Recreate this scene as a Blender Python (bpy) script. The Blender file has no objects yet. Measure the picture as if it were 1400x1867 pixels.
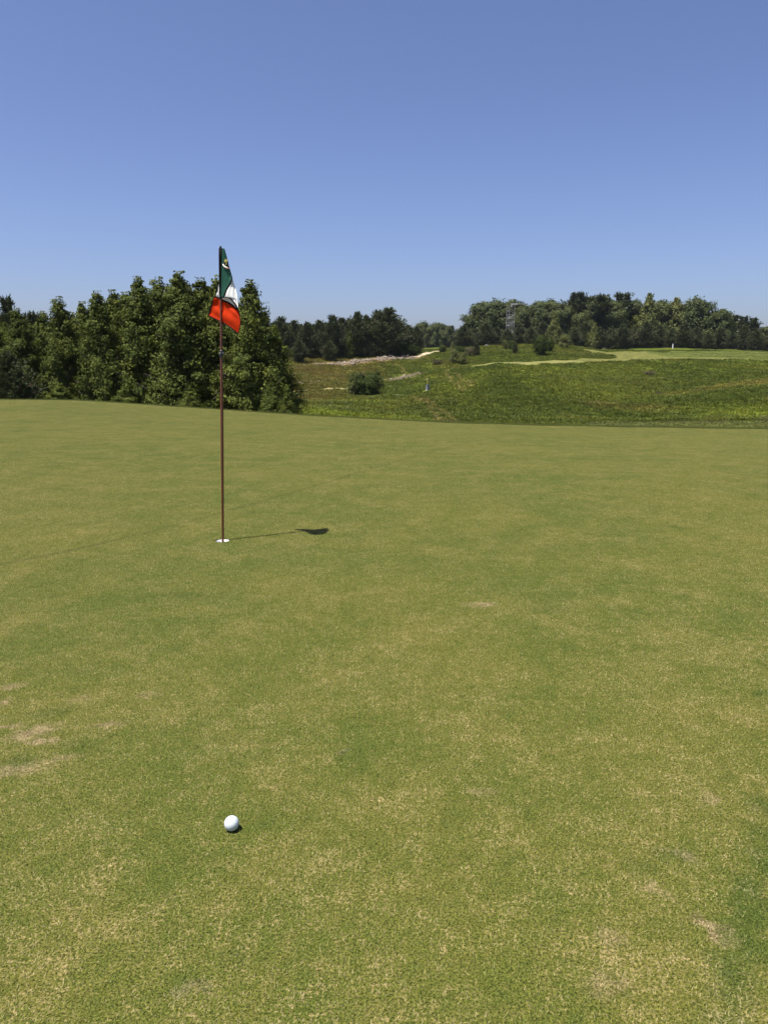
import bpy, math, random
import numpy as np
from mathutils import Vector, Matrix

random.seed(7)
RNG = np.random.default_rng(11)
SC = bpy.context.scene
COL = SC.collection
R = math.radians

# ------------------------------------------------------------------ camera, sky, sun, exposure
FPX, CX, CY = 1350.0, 700.0, 933.5          # focal length and centre in photo pixels (1400 x 1867)
PITCH = math.atan(284.5 / FPX)              # camera looks down by this much
EYE = 1.35
cam_d = bpy.data.cameras.new('camera')
cam = bpy.data.objects.new('camera', cam_d); COL.objects.link(cam)
cam_d.sensor_fit = 'VERTICAL'; cam_d.sensor_height = 36.0; cam_d.sensor_width = 27.0
cam_d.lens = 36.0 * FPX / 1867.0
cam_d.clip_start = 0.05; cam_d.clip_end = 12000
cam.location = (0, 0, EYE); cam.rotation_euler = (math.pi / 2 - PITCH, 0, 0)
SC.camera = cam

SUN_EL = R(70.0)
SUN_AZ = math.atan2(-0.88, -0.46)           # horizontal direction towards the sun: left and behind
world = bpy.data.worlds.new('World'); SC.world = world; world.use_nodes = True
wn = world.node_tree; wn.nodes.clear()
sky = wn.nodes.new('ShaderNodeTexSky'); sky.sky_type = 'NISHITA'; sky.sun_disc = False
sky.sun_elevation = SUN_EL; sky.sun_rotation = SUN_AZ
sky.altitude = 0; sky.air_density = 0.8; sky.dust_density = 1.5; sky.ozone_density = 5.0
wbg = wn.nodes.new('ShaderNodeBackground'); wbg.inputs['Strength'].default_value = 0.075
wout = wn.nodes.new('ShaderNodeOutputWorld')
wtint = wn.nodes.new('ShaderNodeMix'); wtint.data_type = 'RGBA'; wtint.blend_type = 'MULTIPLY'; wtint.inputs[0].default_value = 1.0
wtint.inputs[7].default_value = (1.009, 0.939, 1.053, 1)          # the photograph's white balance
wn.links.new(sky.outputs[0], wtint.inputs[6]); wn.links.new(wtint.outputs[2], wbg.inputs[0]); wn.links.new(wbg.outputs[0], wout.inputs[0])

sun_d = bpy.data.lights.new('sun', 'SUN'); sun_d.energy = 4.9; sun_d.angle = R(0.5); sun_d.color = (1.0, 0.95, 0.86)
sun = bpy.data.objects.new('sun', sun_d); COL.objects.link(sun)
TO_SUN = Vector((math.sin(SUN_AZ) * math.cos(SUN_EL), math.cos(SUN_AZ) * math.cos(SUN_EL), math.sin(SUN_EL)))
sun.rotation_euler = (-TO_SUN).to_track_quat('-Z', 'Y').to_euler(); sun.location = (-30, -20, 60)

vs = SC.view_settings
vs.view_transform = 'Standard'; vs.look = 'None'; vs.gamma = 1.0; vs.use_curve_mapping = False
vs.exposure = 0.9
SC.cycles.max_bounces = 8; SC.cycles.diffuse_bounces = 3; SC.cycles.transmission_bounces = 4; SC.cycles.volume_bounces = 0

CP, SP = math.cos(PITCH), math.sin(PITCH)
def ray(px, py):
    a = (px - CX) / FPX; b = (CY - py) / FPX
    return np.array([a, CP + b * SP, -SP + b * CP])
def P(px, py, Y):                            # point at forward distance Y seen at photo pixel px, py
    r = ray(px, py); return r * (Y / r[1]) + np.array([0, 0, EYE])
def on_z(px, py, z):                         # where that ray meets height z
    r = ray(px, py); t = (z - EYE) / r[2]; return r * t + np.array([0, 0, EYE])

# ------------------------------------------------------------------ small helpers
def tag(o, label=None, cat=None, group=None, kind=None):
    if label: o['label'] = label
    if cat: o['category'] = cat
    if group: o['group'] = group
    if kind: o['kind'] = kind
    return o
def empty(name, loc, label, cat, group=None):
    o = bpy.data.objects.new(name, None); COL.objects.link(o); o.location = loc; o.empty_display_size = 0.3
    return tag(o, label, cat, group)
def mesh_obj(name, verts, faces, mat=None, parent=None, smooth=False, link=True):
    me = bpy.data.meshes.new(name)
    if isinstance(verts, np.ndarray): verts = verts.tolist()
    if isinstance(faces, np.ndarray): faces = faces.tolist()
    me.from_pydata(verts, [], faces); me.update()
    if smooth: me.polygons.foreach_set('use_smooth', [True] * len(me.polygons))
    if mat: me.materials.append(mat)
    o = bpy.data.objects.new(name, me)
    if link: COL.objects.link(o)
    if parent: o.parent = parent
    return o
class MB:
    """collects shapes into one mesh"""
    def __init__(s): s.v = []; s.f = []
    def add(s, v, f):
        n = len(s.v); s.v += [tuple(map(float, q)) for q in v]; s.f += [tuple(i + n for i in q) for q in f]; return s
    def box(s, c, d, rot=None):
        v = []
        for sx in (-1, 1):
            for sy in (-1, 1):
                for sz in (-1, 1):
                    q = Vector((sx * d[0] / 2, sy * d[1] / 2, sz * d[2] / 2))
                    if rot is not None: q = rot @ q
                    v.append(q + Vector(c))
        return s.add(v, [(0, 1, 3, 2), (4, 6, 7, 5), (0, 4, 5, 1), (2, 3, 7, 6), (0, 2, 6, 4), (1, 5, 7, 3)])
    def tube(s, pts, rad, n=8, cap=True):
        pts = [Vector(p) for p in pts]; rad = rad if hasattr(rad, '__len__') else [rad] * len(pts)
        rings = []; ref = None
        for i, p in enumerate(pts):
            d = (pts[min(i + 1, len(pts) - 1)] - pts[max(i - 1, 0)]).normalized()
            if ref is None: ref = Vector((1, 0, 0)) if abs(d.x) < 0.8 else Vector((0, 1, 0))
            a = (ref - d * ref.dot(d)).normalized(); b = d.cross(a); ref = a
            rings.append([p + (a * math.cos(t) + b * math.sin(t)) * rad[i] for t in [2 * math.pi * k / n for k in range(n)]])
        v = [q for r in rings for q in r]; f = []
        for i in range(len(pts) - 1):
            for k in range(n):
                f.append((i * n + k, i * n + (k + 1) % n, (i + 1) * n + (k + 1) % n, (i + 1) * n + k))
        if cap: f.append(tuple(range(n - 1, -1, -1))); f.append(tuple((len(pts) - 1) * n + k for k in range(n)))
        return s.add(v, f)
    def build(s, name, mat, parent=None, smooth=False): return mesh_obj(name, s.v, s.f, mat, parent, smooth)

class NT:
    """tiny node-tree writer"""
    def __init__(s, name):
        s.m = bpy.data.materials.new(name); s.m.use_nodes = True; s.t = s.m.node_tree; s.t.nodes.clear()
        s.out = s.t.nodes.new('ShaderNodeOutputMaterial')
    def n(s, typ, **kw):
        nd = s.t.nodes.new(typ)
        for k, v in kw.items(): setattr(nd, k, v)
        return nd
    def put(s, sock, val):
        if hasattr(val, 'is_linked') or isinstance(val, bpy.types.NodeSocket): s.t.links.new(val, sock)
        else: sock.default_value = val
    def math(s, op, a, b=0.0, c=0.0, clamp=False):
        nd = s.n('ShaderNodeMath', operation=op, use_clamp=clamp)
        s.put(nd.inputs[0], a); s.put(nd.inputs[1], b); s.put(nd.inputs[2], c); return nd.outputs[0]
    def vmath(s, op, a, b=(0, 0, 0)):
        nd = s.n('ShaderNodeVectorMath', operation=op); s.put(nd.inputs[0], a); s.put(nd.inputs[1], b)
        return nd.outputs[1] if op in ('LENGTH', 'DISTANCE', 'DOT_PRODUCT') else nd.outputs[0]
    def noise(s, vec, scale, detail=3.0, rough=0.55, dist=0.0):
        nd = s.n('ShaderNodeTexNoise'); s.put(nd.inputs['Vector'], vec)
        nd.inputs['Scale'].default_value = scale; nd.inputs['Detail'].default_value = detail
        nd.inputs['Roughness'].default_value = rough; nd.inputs['Distortion'].default_value = dist
        return nd.outputs[0]
    def ramp(s, fac, lo, hi, a=0.0, b=1.0):
        nd = s.n('ShaderNodeMapRange'); nd.clamp = True; nd.interpolation_type = 'SMOOTHSTEP'
        s.put(nd.inputs[0], fac); s.put(nd.inputs[1], lo); s.put(nd.inputs[2], hi); s.put(nd.inputs[3], a); s.put(nd.inputs[4], b)
        return nd.outputs[0]
    def mix(s, fac, a, b, mode='MIX'):
        nd = s.n('ShaderNodeMix', data_type='RGBA', blend_type=mode)
        s.put(nd.inputs[0], fac); s.put(nd.inputs[6], a if not isinstance(a, tuple) else (*a, 1)[:4]); s.put(nd.inputs[7], b if not isinstance(b, tuple) else (*b, 1)[:4])
        return nd.outputs[2]
    def pos(s): return s.n('ShaderNodeNewGeometry').outputs['Position']
    def attr(s, name, typ='GEOMETRY'):
        return s.n('ShaderNodeAttribute', attribute_name=name, attribute_type=typ)
    def bsdf(s, col, rough=0.7, spec=0.3, bump=None, bstr=0.3, bdist=0.01, metal=0.0, trans=0.0, tcol=None):
        b = s.n('ShaderNodeBsdfPrincipled')
        s.put(b.inputs['Base Color'], col if not isinstance(col, tuple) else (*col, 1)[:4]); s.put(b.inputs['Roughness'], rough)
        b.inputs['Specular IOR Level'].default_value = spec; b.inputs['Metallic'].default_value = metal
        if bump is not None:
            bn = s.n('ShaderNodeBump'); bn.inputs['Strength'].default_value = bstr; bn.inputs['Distance'].default_value = bdist
            s.put(bn.inputs['Height'], bump); s.t.links.new(bn.outputs[0], b.inputs['Normal'])
        o = b.outputs[0]
        if trans > 0:
            tr = s.n('ShaderNodeBsdfTranslucent'); tc = tcol if tcol is not None else col
            s.put(tr.inputs[0], tc if not isinstance(tc, tuple) else (*tc, 1)[:4])
            mx = s.n('ShaderNodeMixShader'); mx.inputs[0].default_value = trans
            s.t.links.new(o, mx.inputs[1]); s.t.links.new(tr.outputs[0], mx.inputs[2]); o = mx.outputs[0]
        s.t.links.new(o, s.out.inputs[0]); return s.m
def simple(name, col, rough=0.6, spec=0.4, vary=0.12, scale=30.0, metal=0.0, trans=0.0, bump=0.0):
    t = NT(name); co = t.n('ShaderNodeTexCoord').outputs['Object']
    nz = t.noise(co, scale, 4.0)
    c = t.mix(nz, tuple(x * (1 - vary) for x in col), tuple(min(1, x * (1 + vary)) for x in col))
    return t.bsdf(c, rough, spec, nz if bump else None, bump, 0.003, metal, trans)

# ------------------------------------------------------------------ the lie of the land
class TPS:
    def __init__(s, pts, smooth=0.0, scale=50.0):
        p = np.array(pts, float); s.sc = scale; s.xy = p[:, :2] / scale; n = len(p)
        d = np.linalg.norm(s.xy[:, None] - s.xy[None], axis=2); K = s.k(d) + smooth * np.eye(n)
        A = np.zeros((n + 3, n + 3)); A[:n, :n] = K; A[:n, n] = 1; A[:n, n + 1:] = s.xy; A[n, :n] = 1; A[n + 1:, :n] = s.xy.T
        s.w = np.linalg.solve(A, np.concatenate([p[:, 2], np.zeros(3)]))
    @staticmethod
    def k(d): return np.where(d > 1e-9, d * d * np.log(np.maximum(d, 1e-9)), 0)
    def __call__(s, x, y):
        sh = np.shape(x); q = np.stack([np.ravel(x), np.ravel(y)], 1) / s.sc; out = np.empty(len(q))
        for i in range(0, len(q), 20000):
            qq = q[i:i + 20000]; d = np.linalg.norm(qq[:, None] - s.xy[None], axis=2)
            out[i:i + 20000] = s.k(d) @ s.w[:-3] + s.w[-3] + qq @ s.w[-2:]
        return out.reshape(sh)

EDGE = [(-350, 731, 25.5), (-150, 729, 26), (0, 729, 26), (150, 731, 26), (290, 740, 25.6), (410, 748, 25.3), (540, 757, 25), (680, 764.5, 24.4), (800, 771, 23.8), (940, 775.5, 23.2), (1050, 778, 22.8),
        (1220, 781, 22.2), (1400, 784, 21.5), (1600, 788, 21), (1900, 793, 20.5)]
gp = [P(*e) for e in EDGE]
gpts = [(x, y, 0) for x in (-4, -2.2, -1, 0, 1, 2.4) for y in (-4, -1, 1, 3, 5, 7)] + [tuple(q) for q in gp]
gpts += [(-16, 4, 0.05), (16, 4, -0.25), (-16, -6, 0.05), (16, -6, -0.1), (9, 5, -0.1), (-9, 5, 0.02)]
zgreen = TPS(gpts, 0.0005, 10.0)
edge_u = np.array([q[0] / q[1] for q in gp]); edge_y = np.array([e[2] for e in EDGE])
def y_edge(x, y):
    return np.interp(x / np.maximum(y, 0.5), edge_u, edge_y)

hp = [P(*a) for a in [
    # foot of the slope, just above the green's edge
    (560, 752, 60), (700, 768, 59), (900, 777, 57), (1060, 776, 55), (1250, 772, 53), (1400, 769, 52), (1700, 765, 52),
    (1060, 768, 60), (1250, 765, 61), (1400, 763, 61), (300, 760, 62),
    (663, 722, 90), (780, 712, 103), (560, 716, 90), (640, 709, 95), (900, 722, 74), (1150, 722, 82), (1400, 716, 72), (1700, 700, 80),
    (820, 684, 118), (900, 665.5, 116), (1000, 662.5, 120), (1150, 657.5, 125), (1400, 656, 125), (1700, 650, 125), (900, 690, 90), (850, 705, 96), (1000, 690, 94), (1200, 690, 107), (1400, 685, 94),
    (560, 690, 108), (650, 682, 115), (740, 690, 117), (700, 694, 108), (420, 700, 100), (300, 690, 110),
    (450, 672, 120), (520, 667, 126), (600, 663, 133), (700, 652, 142), (760, 645, 152), (820, 655, 140),
    (800, 640, 164), (870, 644, 150), (840, 637, 185), (985, 645, 145), (1060, 638, 165), (940, 633.5, 176), (1000, 632, 172), (1060, 636.5, 190),
    (1130, 645, 150), (1130, 639, 190), (1225, 638, 205), (1400, 641, 200), (1300, 648, 150), (1700, 640, 200),
    (300, 655, 150), (100, 660, 150), (600, 640, 220), (700, 640, 330), (900, 640, 330), (1200, 638, 330), (1700, 640, 330), (100, 640, 330)]]
hp += [np.array(q) for q in [(-22, 44, -2.3), (-14, 44, -2.6), (-6, 44, -3.0), (2, 44, -3.9), (12, 44, -4.3), (26, 44, -4.0), (-40, 44, -1.6), (50, 44, -3.6),
                             (-20, 60, -3.2), (-40, 70, -3), (-60, 110, -3.5), (-90, 180, -1), (120, 60, -2), (-120, 60, -2), (160, 200, 2), (-160, 330, 2), (-10, 36, -2.4), (12, 36, -3.2), (30, 36, -3.2), (-30, 36, -1.6)]]
zhill = TPS(hp, 0.002, 60.0)
def sstep(t): t = np.clip(t, 0, 1); return t * t * (3 - 2 * t)
_rough = RNG.uniform(0, 6.28, 24)
def undul(x, y):
    s = np.zeros(np.shape(x))
    for i in range(8):
        L = 3.5 * 1.5 ** i; a = _rough[i]; s = s + 0.012 * L ** 0.8 * np.sin((x * math.cos(a) + y * math.sin(a)) * 6.28 / L + _rough[i + 8]) * np.sin((x * math.cos(a + 1.3) + y * math.sin(a + 1.3)) * 6.28 / L / 1.3 + _rough[i + 16])
    return s
def Z(x, y):
    x = np.asarray(x, float); y = np.asarray(y, float)
    ye = y_edge(x, y); yc = np.minimum(y, ye); f = yc / np.maximum(y, 1e-3); f = np.where(y > 0.5, f, 1.0)
    zg = zgreen(x * f, np.where(y > 0.5, yc, y))
    d = np.maximum(y - ye, 0)
    zg = zg - 0.06 * d - 0.012 * d * d
    w = sstep((d - 4.0) / 14.0)
    yy = np.minimum(y, 420)
    zh = zhill(np.clip(x, -260, 260), yy) + undul(x, y) * sstep((y - 50) / 20)
    return zg * (1 - w) + zh * w
def Z1(x, y): return float(Z(np.array([x]), np.array([y]))[0])
def ground_hit(px, py, y0=46.0, y1=300.0):
    r = ray(px, py); ys = np.arange(y0, y1, 0.25); pts = r[None] * (ys / r[1])[:, None] + np.array([0, 0, EYE])
    below = pts[:, 2] <= Z(pts[:, 0], pts[:, 1])
    i = int(np.argmax(below)) if below.any() else len(ys) - 1
    return pts[i]

# ------------------------------------------------------------------ turf of the putting green
HOLE = on_z(405.6, 985.5, 0.0); HOLE[2] = Z1(HOLE[0], HOLE[1])
LINE = [on_z(px, py, 0.0) for px, py in ((-60, 1038), (200, 980), (400, 937), (665, 875))] + [P(850, 837, 15.5), P(980, 817, 18), P(1080, 797, 21)]
for q in LINE[4:]: q[0] *= 1.0
_lx = np.array([q[0] for q in LINE]); _ly = np.array([q[1] for q in LINE])
LC = np.polyfit(_lx, _ly, 3)
SPOTS = []   # worn and sandy places: centre, half sizes, turn, colour slot
for px, py, a, b, ang, k in [(883, 1101, .05, .04, 0, 1.2), (875, 1103, .09, .05, .1, .5), (60, 1335, .085, .05, .5, 1.0), (195, 1322, .06, .022, .35, .8), (20, 1253, .05, .03, .4, .8), (8, 1280, .03, .03, 0, .9), (10, 1325, .06, .025, .3, .9),
                            (75, 1352, .07, .02, .2, .9), (30, 1405, .10, .04, .4, .8), (110, 1385, .07, .03, .4, .6), (270, 1268, .045, .03, 0, .5), (627, 1370, .025, .018, 0, .7),
                            (1300, 1695, .045, .03, -.9, .9), (1190, 1625, .05, .02, -.4, .55), (1245, 1560, .045, .03, -.6, .6), (1115, 1710, .03, .03, 0, .5), (1290, 1455, .03, .02, 0, .5), (1105, 1800, .05, .03, .2, .6),
                            (150, 1275, .05, .02, .3, .5), (350, 1805, .04, .02, 0, .5), (880, 1445, .05, .03, 0, .5)]:
    q = on_z(px, py, 0.0); SPOTS.append((q[0], q[1], a, b, ang, k))
LUSH = []    # darker, thicker grass
for px, py, a, b, ang, k in [(1230, 1560, .08, .05, 0, .5), (1160, 1580, .05, .05, 0, .5), (30, 1390, .10, .07, .3, .6), (90, 1300, .12, .06, .3, .5), (140, 1360, .12, .05, .3, .4), (340, 1800, .06, .05, 0, .5), (430, 1745, .04, .04, 0, .5), (340, 1085, .35, .10, .1, .4), (1000, 1110, .2, .1, .1, .35), (1385, 1265, .06, .03, 0, .6), (635, 1370, .03, .015, 0, .8)]:
    q = on_z(px, py, 0.0); LUSH.append((q[0], q[1], a, b, ang, k))
for i in range(9):                       # a thicker strip of turf running past on the right
    q = on_z(1400 - 9.5 * i, 1470 + 50 * i, 0.0); LUSH.append((q[0] + .012 * (i % 3 - 1), q[1], .06, .10, 0, (.8, .6, .75)[i % 3]))
def turf_colour(t, inst):
    p = t.pos(); sep = t.n('ShaderNodeSeparateXYZ'); t.put(sep.inputs[0], p)
    flat = t.n('ShaderNodeCombineXYZ'); t.put(flat.inputs[0], sep.outputs[0]); t.put(flat.inputs[1], sep.outputs[1]); q = flat.outputs[0]
    big = t.noise(q, 0.45, 3, .6); mid = t.noise(q, 2.3, 4, .65, .4); sml = t.noise(q, 24, 4, .65); fine = t.noise(q, 95, 3, .7)
    c = t.mix(t.ramp(big, .35, .66), (.102, .134, .021), (.138, .153, .028))
    c = t.mix(t.ramp(mid, .42, .72, 0, .6), c, (.170, .168, .034))
    c = t.mix(t.ramp(mid, .42, .28, 0, .5), c, (.082, .122, .020))
    c = t.mix(t.ramp(sml, .50, .72, 0, .45), c, (.180, .168, .042))
    c = t.mix(t.ramp(sml, .48, .32, 0, .4), c, (.076, .110, .016))
    # straw flecks, thicker where the turf is thin
    clump = t.noise(q, 7.5, 4, .72, .5)
    worn = t.ramp(t.math('ADD', t.math('SUBTRACT', sep.outputs[1], t.math('MULTIPLY', sep.outputs[0], .45)), t.math('MULTIPLY', big, 2.5)), 2.6, 6.2, 1.0, .42)
    thin = t.math('MULTIPLY_ADD', mid, 0.30, t.math('MULTIPLY', sml, .28))
    fl = t.math('MULTIPLY', t.ramp(t.math('ADD', fine, thin), .77, .97), t.math('MULTIPLY', t.ramp(clump, .40, .66, .25, 1.15), worn), clamp=True)
    c = t.mix(t.math('MULTIPLY', fl, .85), c, (.39, .33, .16))
    c = t.mix(t.ramp(clump, .45, .27, 0, .38), c, (.066, .100, .020))
    spk = t.noise(q, 180, 2, .7)
    # a dark mower line curving over the green
    ln = t.math('MULTIPLY_ADD', sep.outputs[0], float(LC[0]), float(LC[1])); ln = t.math('MULTIPLY_ADD', ln, sep.outputs[0], float(LC[2])); ln = t.math('MULTIPLY_ADD', ln, sep.outputs[0], float(LC[3]))
    dl = t.math('ABSOLUTE', t.math('SUBTRACT', sep.outputs[1], ln))
    wl = t.math('ADD', t.math('MULTIPLY', t.noise(q, 1.7, 2), .07), .0)
    c = t.mix(t.math('MULTIPLY', t.ramp(dl, .075, .02), t.ramp(t.noise(q, .8, 2), .3, .6, .1, .42)), c, (.050, .066, .016))
    # worn patches
    wob = t.n('ShaderNodeTexNoise'); t.put(wob.inputs['Vector'], q); wob.inputs['Scale'].default_value = 22; wob.inputs['Detail'].default_value = 3
    qq = t.vmath('ADD', q, t.vmath('SCALE', t.vmath('SUBTRACT', wob.outputs[1], (.5, .5, .5))))
    qq.node.inputs[1].links[0].from_node.inputs['Scale'].default_value = .12
    tot = None
    for (x, y, a, b, ang, k) in SPOTS:
        mp = t.n('ShaderNodeMapping', vector_type='TEXTURE'); t.put(mp.inputs[0], qq)
        mp.inputs['Location'].default_value = (x, y, 0); mp.inputs['Rotation'].default_value = (0, 0, ang); mp.inputs['Scale'].default_value = (a * 1.4, b * 1.25, 1)
        m = t.math('MULTIPLY', t.ramp(t.vmath('LENGTH', mp.outputs[0]), 1.15, .05), min(1, k * .9))
        tot = m if tot is None else t.math('MAXIMUM', tot, m)
    br = t.math('MULTIPLY', tot, t.ramp(t.math('ADD', fine, t.math('MULTIPLY', sml, .4)), .48, .78, .25, 1.0), clamp=True)
    c = t.mix(br, c, t.mix(t.ramp(sml, .4, .6), (.27, .205, .13), (.38, .31, .185)))
    c = t.mix(1.0, c, t.mix(t.ramp(spk, .34, .66), (.47, .52, .44), (1.66, 1.56, 1.62)), 'MULTIPLY')
    tot = None
    for (x, y, a, b, ang, k) in LUSH:
        mp = t.n('ShaderNodeMapping', vector_type='TEXTURE'); t.put(mp.inputs[0], qq)
        mp.inputs['Location'].default_value = (x, y, 0); mp.inputs['Rotation'].default_value = (0, 0, ang); mp.inputs['Scale'].default_value = (a, b, 1)
        m = t.math('MULTIPLY', t.ramp(t.vmath('LENGTH', mp.outputs[0]), 1.2, .1), k)
        tot = m if tot is None else t.math('MAXIMUM', tot, m)
    c = t.mix(tot, c, t.mix(1.0, c, (.52, .68, .58), 'MULTIPLY'))
    if inst:
        at = t.attr('tint'); hu = at.outputs['Fac']
        c = t.mix(1.0, c, t.mix(hu, (.76, .77, .70), (1.56, 1.49, 1.52)), 'MULTIPLY')
        c = t.mix(t.math('MULTIPLY', t.ramp(t.math('ADD', hu, t.math('ADD', t.math('MULTIPLY', t.math('SUBTRACT', thin, .29), 1.2), t.math('MULTIPLY', t.math('SUBTRACT', clump, .5), .5))), .86, .93), .8), c, (.42, .355, .18))
    return c, fine, sml
t = NT('green turf'); c, fine, sml = turf_colour(t, False)
c = t.mix(1.0, c, (.52, .50, .44), 'MULTIPLY')
M_TURF = t.bsdf(c, .9, .15, t.math('ADD', fine, t.math('MULTIPLY', sml, .6)), .6, .006)
t = NT('grass blade'); c, fine, sml = turf_colour(t, True)
M_BLADE = t.bsdf(c, .6, .25, trans=.32)

def build_green():
    st = 0.25; xs = np.arange(-30, 30.01, st); ys = np.arange(-6, 33.01, st)
    X, Y = np.meshgrid(xs, ys); nx = len(xs); V = np.stack([X.ravel(), Y.ravel(), Z(X, Y).ravel()], 1).tolist()
    i0 = int(math.floor((HOLE[0] + 30) / st)) - 0; j0 = int(math.floor((HOLE[1] + 6) / st))
    i0 -= 1 if (HOLE[0] + 30) / st - i0 < .5 else 0; j0 -= 1 if (HOLE[1] + 6) / st - j0 < .5 else 0
    F = []
    for j in range(len(ys) - 1):
        for i in range(nx - 1):
            if i0 <= i < i0 + 2 and j0 <= j < j0 + 2: continue
            F.append((j * nx + i, j * nx + i + 1, (j + 1) * nx + i + 1, (j + 1) * nx + i))
    loop = [(i0, j0), (i0 + 1, j0), (i0 + 2, j0), (i0 + 2, j0 + 1), (i0 + 2, j0 + 2), (i0 + 1, j0 + 2), (i0, j0 + 2), (i0, j0 + 1)]
    n = 48; outer = []
    # border points on the square, 6 per half side; only 8 are shared grid vertices, the surface is flat there
    prev = None; rings = []
    for k in range(n):
        a = k / n * 8; m = int(a); f = a - m
        (ia, ja), (ib, jb) = loop[m], loop[(m + 1) % 8]
        if f < 1e-6: outer.append((ja * nx + ia, xs[ia], ys[ja]))
        else:
            x = xs[ia] + (xs[ib] - xs[ia]) * f; y = ys[ja] + (ys[jb] - ys[ja]) * f
            za = V[ja * nx + ia][2]; zb = V[jb * nx + ib][2]; V.append([x, y, za + (zb - za) * f]); outer.append((len(V) - 1, x, y))
    last = [o[0] for o in outer]
    for fr in (.55, .2, 0.0):
        cur = []
        for (_, x, y) in outer:
            dx, dy = x - HOLE[0], y - HOLE[1]; L = math.hypot(dx, dy)
            cx, cy = HOLE[0] + dx / L * .054, HOLE[1] + dy / L * .054
            q = (cx + (x - cx) * fr, cy + (y - cy) * fr); V.append([q[0], q[1], Z1(*q)]); cur.append(len(V) - 1)
        for k in range(n): F.append((last[k], last[(k + 1) % n], cur[(k + 1) % n], cur[k]))
        last = cur
    return mesh_obj('putting_green', V, F, M_TURF, smooth=True)
green = tag(build_green(), kind='structure')

# grass: tiles of single blades set edge to edge over the green
def blade_tile(seed, size=.25, n=2500):
    r = np.random.default_rng(seed); x = r.uniform(-size / 2, size / 2, n); y = r.uniform(-size / 2, size / 2, n)
    az = r.uniform(0, 6.283, n); lean = r.uniform(.6, 1.42, n); L = r.uniform(.006, .013, n); w = r.uniform(.0007, .0015, n)
    tip = np.stack([x + np.cos(az) * np.sin(lean) * L, y + np.sin(az) * np.sin(lean) * L, np.cos(lean) * L], 1)
    tw = az + 1.57 + r.uniform(-.5, .5, n); s = np.stack([np.cos(tw) * w, np.sin(tw) * w, np.zeros(n)], 1); b = np.stack([x, y, np.full(n, -.001)], 1)
    V = np.stack([b - s, b + s, tip], 1).reshape(-1, 3); F = np.arange(3 * n).reshape(-1, 3)
    o = mesh_obj('grass_tile', V, F, M_BLADE, link=False)
    at = o.data.attributes.new('tint', 'FLOAT', 'FACE'); at.data.foreach_set('value', r.uniform(0, 1, n).astype(np.float32))
    return o
def scatter(name, pts, rot, scl, variants, mat=None, attrs=None):
    """points that carry instances of the variants: one stuff object"""
    me = bpy.data.meshes.new(name); me.from_pydata(np.asarray(pts).tolist(), [], [])
    me.attributes.new('rot', 'FLOAT_VECTOR', 'POINT').data.foreach_set('vector', np.asarray(rot, np.float32).ravel())
    me.attributes.new('scl', 'FLOAT', 'POINT').data.foreach_set('value', np.asarray(scl, np.float32))
    for k, v in (attrs or {}).items():
        me.attributes.new(k, 'FLOAT_COLOR', 'POINT').data.foreach_set('color', np.asarray(v, np.float32).ravel())
    o = bpy.data.objects.new(name, me); COL.objects.link(o)
    g = bpy.data.node_groups.new(name, 'GeometryNodeTree')
    g.interface.new_socket('Geometry', in_out='INPUT', socket_type='NodeSocketGeometry'); g.interface.new_socket('Geometry', in_out='OUTPUT', socket_type='NodeSocketGeometry')
    N = g.nodes; L = g.links; gi = N.new('NodeGroupInput'); go = N.new('NodeGroupOutput'); ip = N.new('GeometryNodeInstanceOnPoints')
    jn = N.new('GeometryNodeJoinGeometry')
    for v in variants:
        oi = N.new('GeometryNodeObjectInfo'); oi.inputs[0].default_value = v; oi.inputs[1].default_value = True; L.new(oi.outputs['Geometry'], jn.inputs[0])
    ip.inputs['Pick Instance'].default_value = True
    ra = N.new('GeometryNodeInputNamedAttribute'); ra.data_type = 'FLOAT_VECTOR'; ra.inputs[0].default_value = 'rot'
    sa = N.new('GeometryNodeInputNamedAttribute'); sa.data_type = 'FLOAT'; sa.inputs[0].default_value = 'scl'
    L.new(gi.outputs[0], ip.inputs['Points']); L.new(jn.outputs[0], ip.inputs['Instance'])
    L.new(ra.outputs[0], ip.inputs['Rotation']); L.new(sa.outputs[0], ip.inputs['Scale']); L.new(ip.outputs[0], go.inputs[0])
    md = o.modifiers.new('scatter', 'NODES'); md.node_group = g
    return o
def grass_points():
    s = .25; xs = np.arange(-18, 18, s); ys = np.arange(.4, 29, s); X, Y = np.meshgrid(xs, ys); X = X.ravel(); Y = Y.ravel()
    ok = (np.abs(X) < .60 * Y + .9) & (Y < y_edge(X, Y) + 1.5) & (np.hypot(X - HOLE[0], Y - HOLE[1]) > .26)
    X = X[ok]; Y = Y[ok]; zz = Z(X, Y); gx = (Z(X + .1, Y) - Z(X - .1, Y)) / .2; gy = (Z(X, Y + .1) - Z(X, Y - .1)) / .2
    rot = np.stack([np.arctan(gy), -np.arctan(gx), np.zeros(len(X))], 1)
    return np.stack([X, Y, zz], 1), rot
gpt, grot = grass_points()
TILES = [blade_tile(s) for s in range(8)]
grass = tag(scatter('green_grass', gpt, grot, np.ones(len(gpt)), TILES), kind='stuff')
grass['label'] = 'short cropped putting green grass with straw coloured flecks'; grass['category'] = 'grass'
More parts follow.
